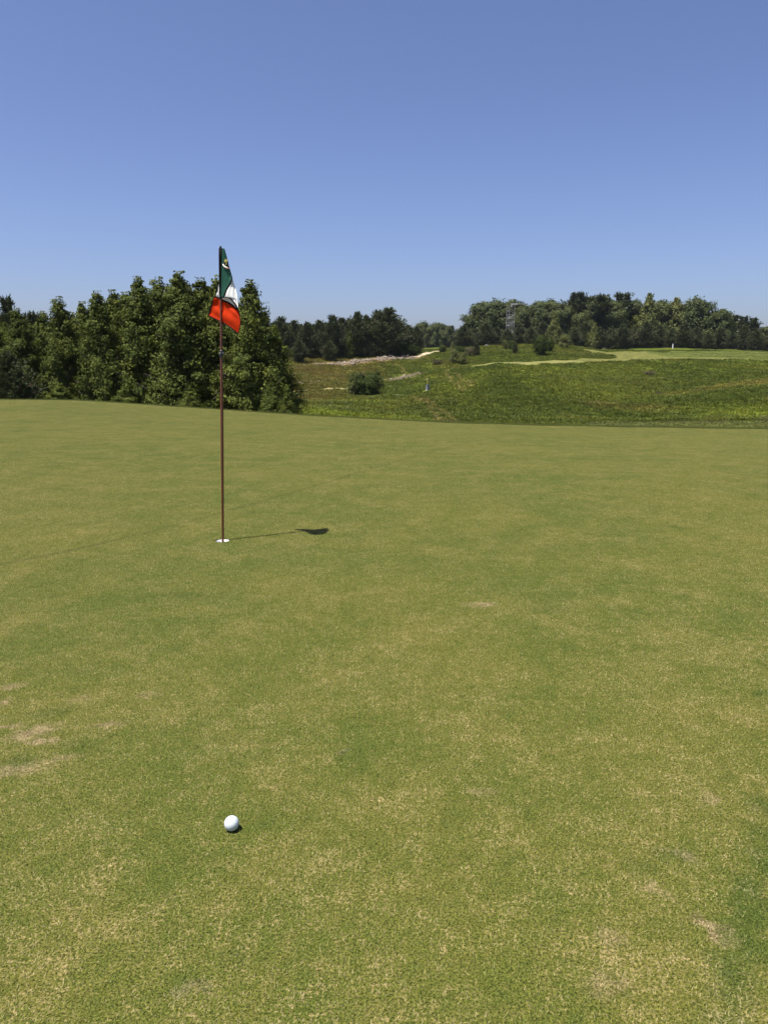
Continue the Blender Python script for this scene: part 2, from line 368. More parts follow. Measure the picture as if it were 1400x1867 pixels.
def hole_grass():
    r = np.random.default_rng(99); n = 28200; x = r.uniform(-.42, .42, n) + HOLE[0]; y = r.uniform(-.42, .42, n) + HOLE[1]
    # fill the square left free round the hole
    near = (np.hypot(x - HOLE[0], y - HOLE[1]) > .0555)
    tilec = gpt[:, :2]; keep = []
    d = np.max(np.abs(np.stack([x, y], 1)[:, None] - tilec[np.hypot(tilec[:, 0] - HOLE[0], tilec[:, 1] - HOLE[1]) < 1][None]), axis=2).min(1)
    k = near & (d > .125); x = x[k]; y = y[k]; n = len(x); z = Z(x, y)
    az = r.uniform(0, 6.283, n); lean = r.uniform(.6, 1.42, n); L = r.uniform(.006, .013, n); w = r.uniform(.0007, .0015, n)
    tip = np.stack([x + np.cos(az) * np.sin(lean) * L, y + np.sin(az) * np.sin(lean) * L, z + np.cos(lean) * L], 1)
    s = np.stack([np.cos(az + 1.57) * w, np.sin(az + 1.57) * w, np.zeros(n)], 1); b = np.stack([x, y, z - .001], 1)
    o = mesh_obj('green_grass', np.stack([b - s, b + s, tip], 1).reshape(-1, 3), np.arange(3 * n).reshape(-1, 3), M_BLADE)
    o.data.attributes.new('tint', 'FLOAT', 'FACE').data.foreach_set('value', r.uniform(0, 1, n).astype(np.float32))
    return tag(o, 'short cropped grass closing round the rim of the hole', 'grass', None, 'stuff')
hole_grass()

def fringe():
    r = np.random.default_rng(17); n = 60000; u = r.uniform(-.66, .66, n); ye = np.interp(u, edge_u, edge_y); y = ye + .15 + r.uniform(0, 1, n) ** 1.4 * 6.5; x = u * ye
    x = u * y; k = y > y_edge(x, y) + .15 + .3 * np.sin(x * 1.3) ** 2; x = x[k]; y = y[k]; n = len(x)
    t = NT('fringe grass'); tn = t.attr('tint').outputs['Fac']; nz = t.noise(t.pos(), .8, 3); c = t.mix(nz, (.070, .098, .018), (.120, .130, .030)); c = t.mix(1.0, c, t.mix(tn, (.7, .72, .65), (1.4, 1.35, 1.3)), 'MULTIPLY'); m = t.bsdf(c, .6, .25, trans=.3)
    vs_ = []
    for sd in range(3):
        q = np.random.default_rng(sd + 70); k = 16; bx = q.normal(0, .035, k); by = q.normal(0, .035, k); az = q.uniform(0, 6.28, k); ln = q.uniform(.2, 1.0, k); L = q.uniform(.03, .065, k); w = q.uniform(.0015, .003, k)
        tip = np.stack([bx + np.cos(az) * np.sin(ln) * L, by + np.sin(az) * np.sin(ln) * L, np.cos(ln) * L], 1); s_ = np.stack([-np.sin(az) * w, np.cos(az) * w, np.zeros(k)], 1); b = np.stack([bx, by, np.full(k, -.01)], 1)
        o = mesh_obj('fringe_tuft', np.stack([b - s_, b + s_, tip], 1).reshape(-1, 3), np.arange(3 * k).reshape(-1, 3), m, link=False); o.data.attributes.new('tint', 'FLOAT', 'FACE').data.foreach_set('value', q.uniform(0, 1, k).astype(np.float32)); vs_.append(o)
    o = scatter('fringe_grass', np.stack([x, y, Z(x, y)], 1), np.stack([np.zeros(n), np.zeros(n), r.uniform(0, 6.28, n)], 1), r.uniform(.6, 1.3, n), vs_)
    return tag(o, 'slightly longer fringe grass along the far edge of the putting green', 'grass', None, 'stuff')
fringe()

# ------------------------------------------------------------------ hillside, fairway, paths
def W(px, py): return ground_hit(px, py)[:2]
def stroke(pts): return np.array([W(*p) for p in pts])
def seg_dist(x, y, line):
    d = np.full(np.shape(x), 1e9)
    for a, b in zip(line[:-1], line[1:]):
        ab = b - a; tt = np.clip(((x - a[0]) * ab[0] + (y - a[1]) * ab[1]) / max(ab @ ab, 1e-9), 0, 1)
        d = np.minimum(d, np.hypot(x - a[0] - tt * ab[0], y - a[1] - tt * ab[1]))
    return d
def in_poly(x, y, poly):
    c = np.zeros(np.shape(x), bool); n = len(poly)
    for i in range(n):
        a, b = poly[i], poly[i - 1]
        c ^= ((a[1] > y) != (b[1] > y)) & (x < (b[0] - a[0]) * (y - a[1]) / (b[1] - a[1] + 1e-12) + a[0])
    return c
def vnoise(x, y, L, seed):
    r = np.random.default_rng(seed); G = r.uniform(0, 1, (256, 256)); u = x / L + 1000.37; v = y / L + 1000.71
    i = np.floor(u).astype(int); j = np.floor(v).astype(int); fu = sstep(u - i); fv = sstep(v - j); i %= 256; j %= 256; i1 = (i + 1) % 256; j1 = (j + 1) % 256
    return (G[i, j] * (1 - fu) + G[i1, j] * fu) * (1 - fv) + (G[i, j1] * (1 - fu) + G[i1, j1] * fu) * fv
def fbm(x, y, L, seed): return .5 * vnoise(x, y, L, seed) + .3 * vnoise(x, y, L / 2.2, seed + 1) + .2 * vnoise(x, y, L / 5, seed + 2)

S_GRAVEL = stroke([(757, 650.5), (775, 646.5), (800, 640)])
S_PATHL = stroke([(500, 716), (560, 712), (600, 709), (642, 708)])
S_PATHM = stroke([(696, 718), (720, 720), (742, 722.5)])
S_TRAIL = [stroke([(742, 722.5), (762, 729), (782, 742), (792, 757), (806, 771)]), stroke([(770, 729), (790, 741), (812, 757), (830, 770)]),
           stroke([(812, 678), (822, 690), (834, 704), (846, 712)]), stroke([(830, 680), (842, 692), (858, 706)]), stroke([(723, 664), (735, 675), (738, 687)]),
           stroke([(812, 676), (840, 668), (880, 664)])]
S_STONE = stroke([(692, 694), (715, 692), (730, 689), (765, 681)])
S_BRIGHT = [stroke([(530, 752), (600, 757), (700, 766)]), stroke([(1345, 757), (1368, 755)])]
S_TAN = [stroke([(1235, 722), (1290, 712), (1340, 704), (1420, 694)]), stroke([(1300, 706), (1420, 699)])]
S_BROWN = [stroke([(1090, 738), (1180, 744)]), stroke([(550, 672), (640, 690)]), stroke([(815, 662), (835, 655)]), stroke([(540, 728), (590, 726)])]
S_LUSH_SHADE = [(stroke([(890, 684), (950, 705), (920, 740), (900, 765)]), 9), (stroke([(1290, 735), (1340, 722), (1420, 716)]), 5), (stroke([(1160, 668), (1280, 672), (1290, 690)]), 7), (stroke([(1100, 760), (1200, 755)]), 3)]  # lush cover in the hollows, with relief shade painted into its colour
S_RELIEF_LIGHT = [(stroke([(990, 672), (1080, 684), (1150, 672)]), 7), (stroke([(1040, 700), (1120, 722)]), 7), (stroke([(1310, 668), (1420, 668)]), 5), (stroke([(1180, 750), (1240, 745)]), 3), (stroke([(820, 705), (855, 690)]), 5), (stroke([(620, 730), (690, 742)]), 4)]  # lighter bands painted on crest and slope to suggest light on the relief
S_PALE = [stroke([(880, 664.5), (960, 662.5)]), stroke([(960, 662), (1060, 658), (1130, 655.5)])]
S_PINK = [stroke([(590, 664), (650, 660), (700, 654), (750, 652)]), stroke([(690, 657), (720, 646), (735, 645)])]
FAIR = [W(1000, 659), W(1130, 656.5), W(1280, 656), W(1335, 655.5), W(1330, 653.5), W(1250, 651), W(1195, 646), W(1175, 640.5), W(1140, 640.5), W(1062, 637.5), W(1100, 645), W(1125, 652), W(1060, 655.5)]
SHORT = np.array([W(1175, 640.5), W(1225, 640), W(1400, 642), W(1640, 639), W(1640, 654), W(1420, 656.5), W(1335, 655.5), W(1330, 653.5), W(1250, 651), W(1195, 646)])
STRIP = [W(1055, 777), W(1075, 769), W(1120, 766.5), W(1250, 766), W(1370, 768), W(1380, 757), W(1640, 752)] + [np.array([60., 27]), np.array([9., 27])]
FAIR = np.array(FAIR); STRIP = np.array(STRIP)

def land(x, y):
    """base colour of the ground cover (its own hues plus painted relief shading), how mown it is, and how bare"""
    n1 = fbm(x, y, 14, 1); n2 = fbm(x, y, 5, 5); n3 = fbm(x, y, 1.6, 9)
    C = np.empty((len(x), 3)); C[:] = (.067, .092, .016)
    def blend(col, w): w = np.clip(w, 0, 1)[:, None]; C[:] = C * (1 - w) + np.array(col) * w
    blend((.098, .105, .024), sstep((n1 - .42) / .25) * .5)
    blend((.052, .074, .013), sstep((n2 - .55) / .18) * .6)
    blend((.125, .125, .030), sstep((.40 - n2) / .15) * .5)
    left = sstep((0.02 - x / np.maximum(y, 1)) / .10 + (n1 - .5) * 1.2) * sstep((y - 74) / 14)
    blend((.118, .098, .036), left * .65)
    wig = (n3 - .5) * 1.4 + (n2 - .5) * 1.6
    bare = np.zeros(len(x)); mown = np.zeros(len(x))
    for s, w_ in S_LUSH_SHADE: blend((.055, .078, .012), sstep(1.1 - (seg_dist(x, y, s) + wig * 2.5) / w_) * .75)
    for s, w_ in S_RELIEF_LIGHT: blend((.108, .132, .024), sstep(1.1 - (seg_dist(x, y, s) + wig * 2.5) / w_) * .7)
    for s in S_BRIGHT: blend((.13, .165, .026), sstep(1 - (seg_dist(x, y, s) + wig * 2) / 5.0))
    for s in S_TAN: blend((.17, .155, .058), sstep(1.2 - (seg_dist(x, y, s) + wig * 2.2) / 3.0) * .42)
    for s in S_BROWN: blend((.115, .088, .042), sstep(1 - (seg_dist(x, y, s) + wig * 2) / 4.0) * .4)
    for s in S_TRAIL:
        w = sstep(1.3 - (seg_dist(x, y, s) + wig * .35) / .42) * .42; blend((.19, .165, .075), w); bare = np.maximum(bare, w * .9)
    for s in S_PALE:
        w = sstep(1.1 - (seg_dist(x, y, s) + wig * 1.2) / 3.2); blend((.175, .170, .062), w * .75); mown = np.maximum(mown, (w > .3) * 1.0)
    for s in S_PINK:
        w = sstep(1.1 - (seg_dist(x, y, s) + wig) / 3.0); blend((.26, .185, .13), w * .8); bare = np.maximum(bare, w)
    w = sstep(1.2 - (seg_dist(x, y, S_STONE) + wig * .6) / 1.5); blend((.15, .135, .075), w * .6); bare = np.maximum(bare, w * .5)
    fair = in_poly(x, y, FAIR); blend((.108, .112, .031), fair * (.5 + .7 * n2)); mown = np.maximum(mown, fair)
    sh = in_poly(x, y, SHORT); blend((.072, .088, .020), sh * (.6 + .5 * n2)); mown = np.maximum(mown, sh * .8)
    st = in_poly(x, y, STRIP); blend((.056, .064, .017), st * (.4 + 1.0 * n2)); mown = np.maximum(mown, st * .6)
    d = seg_dist(x, y, S_GRAVEL); w = (d < .85) * 1.0; blend((.36, .31, .22), w); bare = np.maximum(bare, d < 1.3); path = d < .85
    for s, hw in ((S_PATHL, .30), (S_PATHM, .2)):
        d = seg_dist(x, y, s) + (n3 - .5) * .35; blend((.21, .185, .095), sstep(1.6 - d / hw)); bare = np.maximum(bare, d < hw * 1.8); path = path | (d < hw)
    under = sstep((y - 128) / 14) * (x < 8) ; under = under * sstep((-5 - x + (y - 128) * .9) / 20)
    fr = sstep((3 + y_edge(x, y) + 3 - y) / 3.0); blend((.11, .118, .035), fr)
    blend((.05, .06, .02), np.zeros(len(x)))
    C = C * np.stack([np.ones(len(x)), np.full(len(x), .98), .60 + .32 * np.clip(mown + bare, 0, 1)], 1)
    return C, mown, bare, path
us = np.concatenate([np.linspace(-1.5, -.62, 60, endpoint=False), np.linspace(-.62, .62, 620), np.linspace(.62, 1.5, 60)[1:]])
ys_ = np.concatenate([np.arange(22, 46, .8), np.arange(46, 130, .35), np.arange(130, 215, .9), np.arange(215, 430, 6), np.geomspace(430, 2400, 20)])
U, Yg = np.meshgrid(us, ys_); Xg = U * Yg; nxu = len(us)
Zg = Z(Xg, Yg)
Zg = np.where(Yg < y_edge(Xg, Yg) + 6.2, Zg - .08 - .3 * sstep((y_edge(Xg, Yg) + 2 - Yg) / 2), Zg)
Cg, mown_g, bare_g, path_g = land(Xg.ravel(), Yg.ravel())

def land_mat(name, wt):
    t = NT(name); a = t.attr('col', 'INSTANCER' if wt == 'weed' else 'GEOMETRY').outputs['Color']; p = t.pos()
    n1 = t.noise(p, .9, 4, .65); n2 = t.noise(p, 5.0, 3, .6); n3 = t.noise(p, 22.0, 2, .6)
    c = t.mix(1.0, a, t.mix(t.ramp(n1, .3, .7), (.72, .76, .7), (1.3, 1.24, 1.3)), 'MULTIPLY')
    if wt == 'weed':
        tn = t.attr('tint').outputs['Fac']
        c = t.mix(1.0, c, t.mix(tn, (.86, .88, .76), (1.5, 1.42, 1.35)), 'MULTIPLY')
        return t.bsdf(c, .6, .25, trans=.3)
    amp = {'rough': 1.0, 'mown': .45, 'path': .5}[wt]
    c = t.mix(amp, c, t.mix(1.0, c, t.mix(t.ramp(n2, .3, .7), (.6, .62, .6), (1.4, 1.36, 1.4)), 'MULTIPLY'))
    c = t.mix(1.0, c, t.mix(t.ramp(n3, .3, .7), (.8, .8, .8), (1.2, 1.2, 1.2)), 'MULTIPLY')
    return t.bsdf(c, .95, .1, t.math('ADD', n2, t.math('MULTIPLY', n3, .4)), .7, {'rough': .25, 'mown': .05, 'path': .05}[wt])
M_ROUGH = land_mat('rough grass', 'rough'); M_FAIR = land_mat('mown fairway', 'mown'); M_PATH = land_mat('sandy path', 'path'); M_WEED = land_mat('weed leaf', 'weed')
def land_objs():
    V = np.stack([Xg.ravel(), Yg.ravel(), Zg.ravel()], 1); J, I = np.meshgrid(np.arange(len(ys_) - 1), np.arange(nxu - 1), indexing='ij'); a = (J * nxu + I).ravel()
    F = np.stack([a, a + 1, a + 1 + nxu, a + nxu], 1)
    cls = np.where(path_g, 2, np.where(mown_g > .5, 1, 0))[F[:, 0]]
    far = V[F[:, 0], 1] < 400
    for k, nm, m in ((0, 'hillside', M_ROUGH), (1, 'fairway', M_FAIR), (2, 'footpath', M_PATH)):
        f = F[cls == k]; idx = np.unique(f); mp = np.full(len(V), -1); mp[idx] = np.arange(len(idx))
        o = mesh_obj(nm, V[idx], mp[f], m, smooth=True); tag(o, kind='structure')
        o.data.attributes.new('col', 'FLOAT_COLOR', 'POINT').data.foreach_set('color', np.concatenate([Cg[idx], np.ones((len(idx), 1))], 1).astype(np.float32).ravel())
land_objs()
t = NT('distant ground'); M_FARG = t.bsdf(t.mix(t.noise(t.pos(), .02, 4), (.05, .065, .02), (.08, .085, .03)), .95, .1)
tag(mesh_obj('ground', [(-3650, -2550, -9), (3650, -2550, -9), (3650, 2550, -9), (-3650, 2550, -9)], [(0, 1, 2, 3)], M_FARG), kind='structure')

def weed_mesh(seed, n, h, spread, wid, lean):
    r = np.random.default_rng(seed); V = []; F = []; tint = []
    for i in range(n):
        a = r.uniform(0, 6.283); x, y = r.normal(0, spread, 2); H = h * r.uniform(.5, 1.1); l = r.uniform(.1, lean); w = wid * r.uniform(.6, 1.3); dx, dy = math.cos(a), math.sin(a)
        m = (x + dx * l * H * .4, y + dy * l * H * .4, H * .6); tp = (x + dx * l * H, y + dy * l * H, H * (1 - .25 * l)); sx, sy = -dy * w, dx * w; k = len(V)
        V += [(x - sx * .6, y - sy * .6, -.03), (x + sx * .6, y + sy * .6, -.03), (m[0] + sx, m[1] + sy, m[2]), (m[0] - sx, m[1] - sy, m[2]), tp]; F += [(k, k + 1, k + 2, k + 3), (k + 3, k + 2, k + 4)]
        q = r.uniform(0, 1); tint += [q, q]
    o = mesh_obj('weed', V, F, M_WEED, link=False); o.data.attributes.new('tint', 'FLOAT', 'FACE').data.foreach_set('value', np.array(tint, np.float32)); return o
WEEDS = [weed_mesh(1, 16, .30, .12, .022, .8), weed_mesh(2, 14, .42, .14, .03, .6), weed_mesh(3, 22, .22, .16, .028, 1.1), weed_mesh(4, 10, .5, .10, .05, .9), weed_mesh(5, 26, .26, .2, .03, 1.0)]
BOXP = ground_hit(779.5, 711.5)
def weeds():
    r = np.random.default_rng(5); n = 300000
    y = 46 + (190 - 46) * r.uniform(0, 1, n) ** 1.15; x = r.uniform(-.22, .62, n) * y
    ok = Z(x, y) > -50; C, mown, bare, path = land(x, y); f = fbm(x, y, 3.0, 40)
    keep = ((mown < .5) | ((mown < .9) & (r.uniform(0, 1, n) < .6))) & (~path) & (r.uniform(0, 1, n) > bare * 1.1) & (r.uniform(0, 1, n) < .35 + 1.1 * f) & (y > y_edge(x, y) + 18) & (np.hypot(x - BOXP[0], y - BOXP[1] + .5) > .75)
    x = x[keep]; y = y[keep]; C = C[keep]; f = f[keep]; f = np.where(mown[keep] > .5, -.25, f); n = len(x)
    C = C * r.uniform(.8, 1.3, (n, 1)) * (1 + r.normal(0, .06, (n, 3)))
    rot = np.stack([r.normal(0, .1, n), r.normal(0, .1, n), r.uniform(0, 6.28, n)], 1)
    o = scatter('weedy_rough', np.stack([x, y, Z(x, y)], 1), rot, .28 + .52 * f * r.uniform(.6, 1.3, n), WEEDS, attrs={'col': np.concatenate([np.clip(C, .004, 1), np.ones((n, 1))], 1)})
    return tag(o, 'knee high weeds and rough grass covering the far hillside', 'weeds', None, 'stuff')
weeds()

# ------------------------------------------------------------------ trees and bushes
def leaf_mat(name, a, b, trans=.25, rough=.55, spec=.2):
    t = NT(name); tn = t.attr('tint').outputs['Fac']; oi = t.n('ShaderNodeObjectInfo').outputs['Random']
    c = t.mix(tn, a, b); c = t.mix(1.0, c, t.mix(oi, (.82, .84, .8), (1.18, 1.14, 1.15)), 'MULTIPLY')
    return t.bsdf(c, rough, spec, trans=trans, tcol=t.mix(1.0, c, (1.25, 1.2, .6), 'MULTIPLY'))
def bark_mat(name, col):
    t = NT(name); co = t.n('ShaderNodeTexCoord').outputs['Object']; mp = t.n('ShaderNodeMapping'); t.put(mp.inputs[0], co); mp.inputs['Scale'].default_value = (6, 6, 1.2)
    nz = t.noise(mp.outputs[0], 3.0, 5, .65); return t.bsdf(t.mix(nz, tuple(x * .5 for x in col), tuple(x * 1.5 for x in col)), .9, .2, nz, .6, .03)
M_SG = leaf_mat('sweetgum leaf', (.038, .058, .009), (.122, .140, .022), .14, .65, .12)
M_PINE = leaf_mat('pine needle', (.029, .044, .016), (.080, .093, .034), .12, .6, .25)
M_OAK = leaf_mat('oak leaf', (.036, .054, .014), (.100, .118, .032), .2)
M_LITE = leaf_mat('young leaf', (.075, .095, .022), (.165, .175, .050), .3)
M_DARKB = leaf_mat('dark shrub leaf', (.024, .042, .009), (.074, .096, .020), .2, .65, .1)
M_BRN = leaf_mat('dry weed leaf', (.045, .042, .018), (.100, .090, .040), .2)
M_BARK = bark_mat('grey bark', (.14, .11, .085)); M_PBARK = bark_mat('pine bark', (.13, .085, .06))

def leaves_mesh(name, centers, outward, size, r, mat, aspect=1.0, tint_pos=None):
    n = len(centers); nrm = outward * .75 + r.normal(0, .42, (n, 3)) + np.array([0, 0, .30]); nrm /= np.linalg.norm(nrm, axis=1)[:, None]
    t1 = np.cross(nrm, r.normal(0, 1, (n, 3))); t1 /= np.linalg.norm(t1, axis=1)[:, None]; t2 = np.cross(nrm, t1); s = (size * np.clip(r.lognormal(-.08, .32, n), .45, 1.8))[:, None]
    a = centers - t1 * s * .5; b = centers + t2 * s * .42 * aspect + nrm * s * .08; c = centers + t1 * s * .5 - nrm * s * .05; d = centers - t2 * s * .42 * aspect + nrm * s * .08
    V = np.stack([a, b, c, d], 1).reshape(-1, 3); F = np.arange(4 * n).reshape(-1, 4)
    me = bpy.data.meshes.new(name); me.from_pydata(V.tolist(), [], F.tolist()); me.materials.append(mat)
    tv = np.clip(r.normal(.45, .25, n) if tint_pos is None else tint_pos + r.normal(0, .2, n), 0, 1)
    me.attributes.new('tint', 'FLOAT', 'FACE').data.foreach_set('value', tv.astype(np.float32)); return me
def wood_mesh(name, trunk, rads, branches, mat):
    m = MB(); m.tube(trunk, rads, 8)
    for b in branches: m.tube([b[0], (Vector(b[0]) + Vector(b[1])) / 2 + Vector((0, 0, -.03)), b[1]], [b[2], b[2] * .7, b[2] * .25], 4, False)
    me = bpy.data.meshes.new(name); me.from_pydata(m.v, [], m.f); me.materials.append(mat); return me
PROTO = {}
def broad_proto(kind, seed, H, Rr, prof, nb, per, size, mat, upang=(.3, .9), clus=.27, z0=.06):
    """a trunk with limbs; leaves gathered in clumps along the limbs. prof(h) gives the crown's reach at height h in 0..1"""
    r = np.random.default_rng(seed); trunk = []; x = y = 0
    for k in range(7):
        trunk.append((x, y, H * .94 * k / 6)); x += r.normal(0, .02) * H * .15; y += r.normal(0, .02) * H * .15
    rads = [H * .016 * (1 - k / 6.6) + .01 for k in range(7)]
    cs = []; od = []; br = []; tp = []
    for i in range(nb):
        h = z0 + (1 - z0) * (i + r.uniform(0, 1)) / nb; az = i * 2.4 + r.normal(0, .5); L = Rr * prof(h) * r.uniform(.62, 1.18); up = r.uniform(*upang)
        tx, ty, _ = trunk[min(6, int(h * 6))]; st = np.array([tx, ty, max(.1, h * H * .95 - L * up * .55)])
        d = np.array([math.cos(az), math.sin(az), up]); d /= np.linalg.norm(d); e = st + d * L * math.hypot(1, up)
        e[2] = min(e[2], H * 1.0); br.append((tuple(st), tuple(e), max(.012, .035 * L))); cb = r.normal(.45, .16)
        nc = max(2, int(2 + L * 1.6))
        for c in range(nc):
            f = .35 + .65 * (c + r.uniform(0, 1)) / nc; ctr = st + (e - st) * f + r.normal(0, .16 + .06 * L, 3); k = max(4, int(per * r.uniform(.6, 1.4))); sg = clus * r.uniform(.6, 1.2) * (.5 + .5 * min(1, L / 1.2))
            off = np.clip(r.normal(0, 1, (k, 3)), -1.5, 1.5) * sg * np.array([1, 1, .72]); cs.append(ctr + off); o = off / (np.linalg.norm(off, axis=1)[:, None] + 1e-6) * .6 + np.array([d[0], d[1], .25]); od.append(o); tp.append(np.full(k, cb))
    # leader at the very top
    k = per * 3; off = np.clip(r.normal(0, 1, (k, 3)), -1.4, 1.4) * np.array([.02 * H, .02 * H, .035 * H]); cs.append(np.array([trunk[6][0], trunk[6][1], H * .965]) + off); od.append(off); tp.append(np.full(k, .6))
    cs = np.concatenate(cs); od = np.concatenate(od); tp = np.concatenate(tp); ok = cs[:, 2] > .04; cs = cs[ok]; od = od[ok]; tp = tp[ok]
    PROTO.setdefault(kind, []).append((leaves_mesh('crown', cs, od, size, r, mat, 1.0, tp), wood_mesh('trunk', trunk, rads, br, M_BARK), H))
def pine_proto(kind, seed, H, Rr, prof, nb, z0=.12, mat=None, tuft=.30, droop=.1):
    r = np.random.default_rng(seed); trunk = [(0, 0, 0)]; x = y = 0
    for k in range(1, 7): x += r.normal(0, .012) * H * .3; y += r.normal(0, .012) * H * .3; trunk.append((x, y, H * .95 * k / 6))
    rads = [H * .014 * (1 - k / 6.5) + .01 for k in range(7)]; V = []; tint = []; br = []
    for i in range(nb):
        h = z0 + (1 - z0) * (i + r.uniform(0, 1)) / nb; az = i * 2.4 + r.normal(0, .6); L = Rr * prof(h) * r.uniform(.5, 1.25); tx, ty, _ = trunk[min(6, int(h * 6))]
        up = r.uniform(.05, .5) + .6 * h; st = np.array([tx, ty, h * H * .93]); d = np.array([math.cos(az), math.sin(az), up]); e = st + d * L; e[2] = min(e[2], H); br.append((tuple(st), tuple(e), max(.01, .03 * L))); cb = r.normal(.45, .15)
        nc = int(3 + L * 4.5)
        for c in range(nc):
            f = .3 + .7 * (c + r.uniform(0, 1)) / nc; ctr = st + (e - st) * f + r.normal(0, .12 + .09 * L, 3)
            nn = 9; dd = r.normal(0, 1, (nn, 3)); dd /= np.linalg.norm(dd, axis=1)[:, None]; dd = dd + np.array([d[0], d[1], up + .3]) * .45; s = np.cross(dd, r.normal(0, 1, (nn, 3))); s /= np.linalg.norm(s, axis=1)[:, None]
            L2 = tuft * r.uniform(.7, 1.3, (nn, 1)); w = .055 * tuft / .3
            V.append(np.stack([ctr - s * w, ctr + s * w, ctr + dd * L2 + s * w * .6, ctr + dd * L2 - s * w * .6], 1)); tint.append(np.clip(cb + r.normal(0, .18, nn), 0, 1))
    V = np.concatenate(V).reshape(-1, 3); me = bpy.data.meshes.new('crown'); me.from_pydata(V.tolist(), [], np.arange(len(V)).reshape(-1, 4).tolist()); me.materials.append(mat or M_PINE)
    me.attributes.new('tint', 'FLOAT', 'FACE').data.foreach_set('value', np.concatenate(tint).astype(np.float32))
    PROTO.setdefault(kind, []).append((me, wood_mesh('trunk', trunk, rads, br, M_PBARK), H))
pyr = lambda h: (1.02 - h) ** .78 * (.55 + .45 * min(1, (h + .02) / .22)) + .05
rnd = lambda h: math.sqrt(max(.02, 1 - ((h - .48) / .54) ** 2)) * (.8 + .2 * math.sin(h * 23))
rpine = lambda h: min(1, (1.04 - h) * 1.55) * (.6 + .4 * min(1, h / .3)) + .06
tpine = lambda h: (math.sqrt(max(.05, 1 - ((h - .66) / .37) ** 2)) * (.72 + .28 * math.sin(h * 19 + 1)) if h > .36 else .25)
for s in range(5): broad_proto('sweetgum', 20 + s, 10.0, 3.0, pyr, 136, 70, .14, M_SG)
for s in range(4): pine_proto('pine', 40 + s, 11.0, 3.5, rpine, 190, .015)
for s in range(2): pine_proto('tall_pine', 50 + s, 15.0, 2.7, tpine, 130, .36, None, .42)
for s in range(4): broad_proto('oak', 60 + s, 14.0, 6.4, rnd, 84, 54, .42, M_OAK, (.2, .8), .75, .03)
for s in range(2): broad_proto('light_tree', 70 + s, 9.0, 2.9, pyr, 64, 44, .28, M_LITE, (.3, .9), .45)
for s in range(3): broad_proto('dark_bush', 80 + s, 3.0, 2.0, rnd, 60, 64, .15, M_DARKB, (.2, .9), .30, .04)
for s in range(2): broad_proto('light_bush', 90 + s, 3.0, 1.7, rnd, 40, 40, .16, M_LITE, (.2, .9), .32, .04)
for s in range(2): broad_proto('brown_bush', 95 + s, 1.6, 1.6, rnd, 34, 26, .10, M_BRN, (.3, 1.2), .26, .04)
USED = {}
def plant(kind, name, px, top, Y, label, cat, group=None, wid=1.0, base=None):
    """px, top: where the tip shows in the photo; Y: how far off; wid: relative crown width in proportion to the height"""
    if base: Y = ground_hit(px, base)[1]
    q = P(px, top, Y); x, y = q[0], q[1]; zb = Z1(x, y) - .05; h = max(.3, q[2] - zb)
    k = USED.get(kind, 0); USED[kind] = k + 1; vs_ = PROTO[kind]; crown, trunk, H = vs_[k % len(vs_)]
    e = empty(name, (x, y, zb), label, cat, group); s = h / H; e.scale = (s * wid, s * wid, s); e.rotation_euler = (0, 0, (k * 2.39996 + px) % 6.283)
    for nm, me in (('crown', crown), ('trunk', trunk)):
        o = bpy.data.objects.new(nm, me); COL.objects.link(o); o.parent = e
    return e

# the near grove on the left: young sweetgums, from left to right
G1 = 'sweetgum trees in the grove beyond the green'
GROVE = [(-24, 568, 46, 1.15, 'green sweetgum tree cut by the left edge of the picture'), (32, 565, 46, .95, 'leafy green tree at the left edge in front of the tall dark pine'),
    (78, 570, 50, .9, 'shorter green tree just left of the tall pointed crown at the left of the grove'), (109, 544, 46, .85, 'tall green tree with a lone pointed top standing clear at the left of the grove'),
    (151, 553, 49, .9, 'green tree with a low pointed top right of the lone pointed crown'), (178, 534, 45, .85, 'slender green tree with twin thin tips left of the middle of the grove'),
    (206, 532, 48, .9, 'green tree with a soft rounded tip left of the tall bushy crowns'), (252, 508, 46, .95, 'tall green tree with a narrow peak left of the tallest rounded crown'),
    (292, 509, 49, .85, 'green tree with a thin spire close beside the tallest crown'), (327, 499, 45, 1.05, 'tallest tree of the grove, broad rounded crown left of the golf flag'),
    (364, 510, 48, 1.0, 'broad leafy tree close left of the golf flag'), (398, 507, 46, .9, 'leafy tree directly behind the golf flag'),
    (455, 514, 44, .9, 'tall green tree with a column shaped crown just right of the golf flag'), (500, 596, 45, 1.05, 'lower bushy tree at the right end of the grove beside the pines')]
for px, top, Y, w, lb in GROVE:
    plant('sweetgum', 'sweetgum_tree', px, top, Y, lb or 'green sweetgum tree cut by the left edge of the picture', 'tree', G1, w)
for px, top, Y, w, lb in [(14, 640, 41, 1.0, 'dark low tree standing in shade at the left edge before the grove')]:
    plant('pine', 'small_pine_tree', px, top, Y, lb, 'tree', 'small dark pines at the foot of the grove', w)
for px, top, Y, w, lb in [(110, 700, 40, 1.7, 'leafy undergrowth bush at the foot of the lone pointed tree'), (225, 705, 39.5, 1.7, 'leafy undergrowth bush below the narrow peaked tree'),
        (345, 708, 39.5, 1.6, 'leafy undergrowth bush left of the flagstick below the grove'), 
        (496, 700, 40, 1.3, 'small leafy bush at the right corner of the grove'), (524, 704, 39, .8, 'lowest small bush sticking out at the right end of the grove')]:
    plant('sweetgum', 'undergrowth_bush', px, top, Y, lb, 'bush', 'undergrowth along the foot of the grove', w)
for px, top, Y, w, lb in [(12, 543, 75, .55, 'tall dark pine rising behind the grove at the left edge of the picture'), (58, 571, 78, .8, 'dark pine top peeping over the grove between two green trees')]:
    plant('tall_pine', 'pine_tree', px, top, Y, lb, 'tree', 'dark pines behind the grove', w)

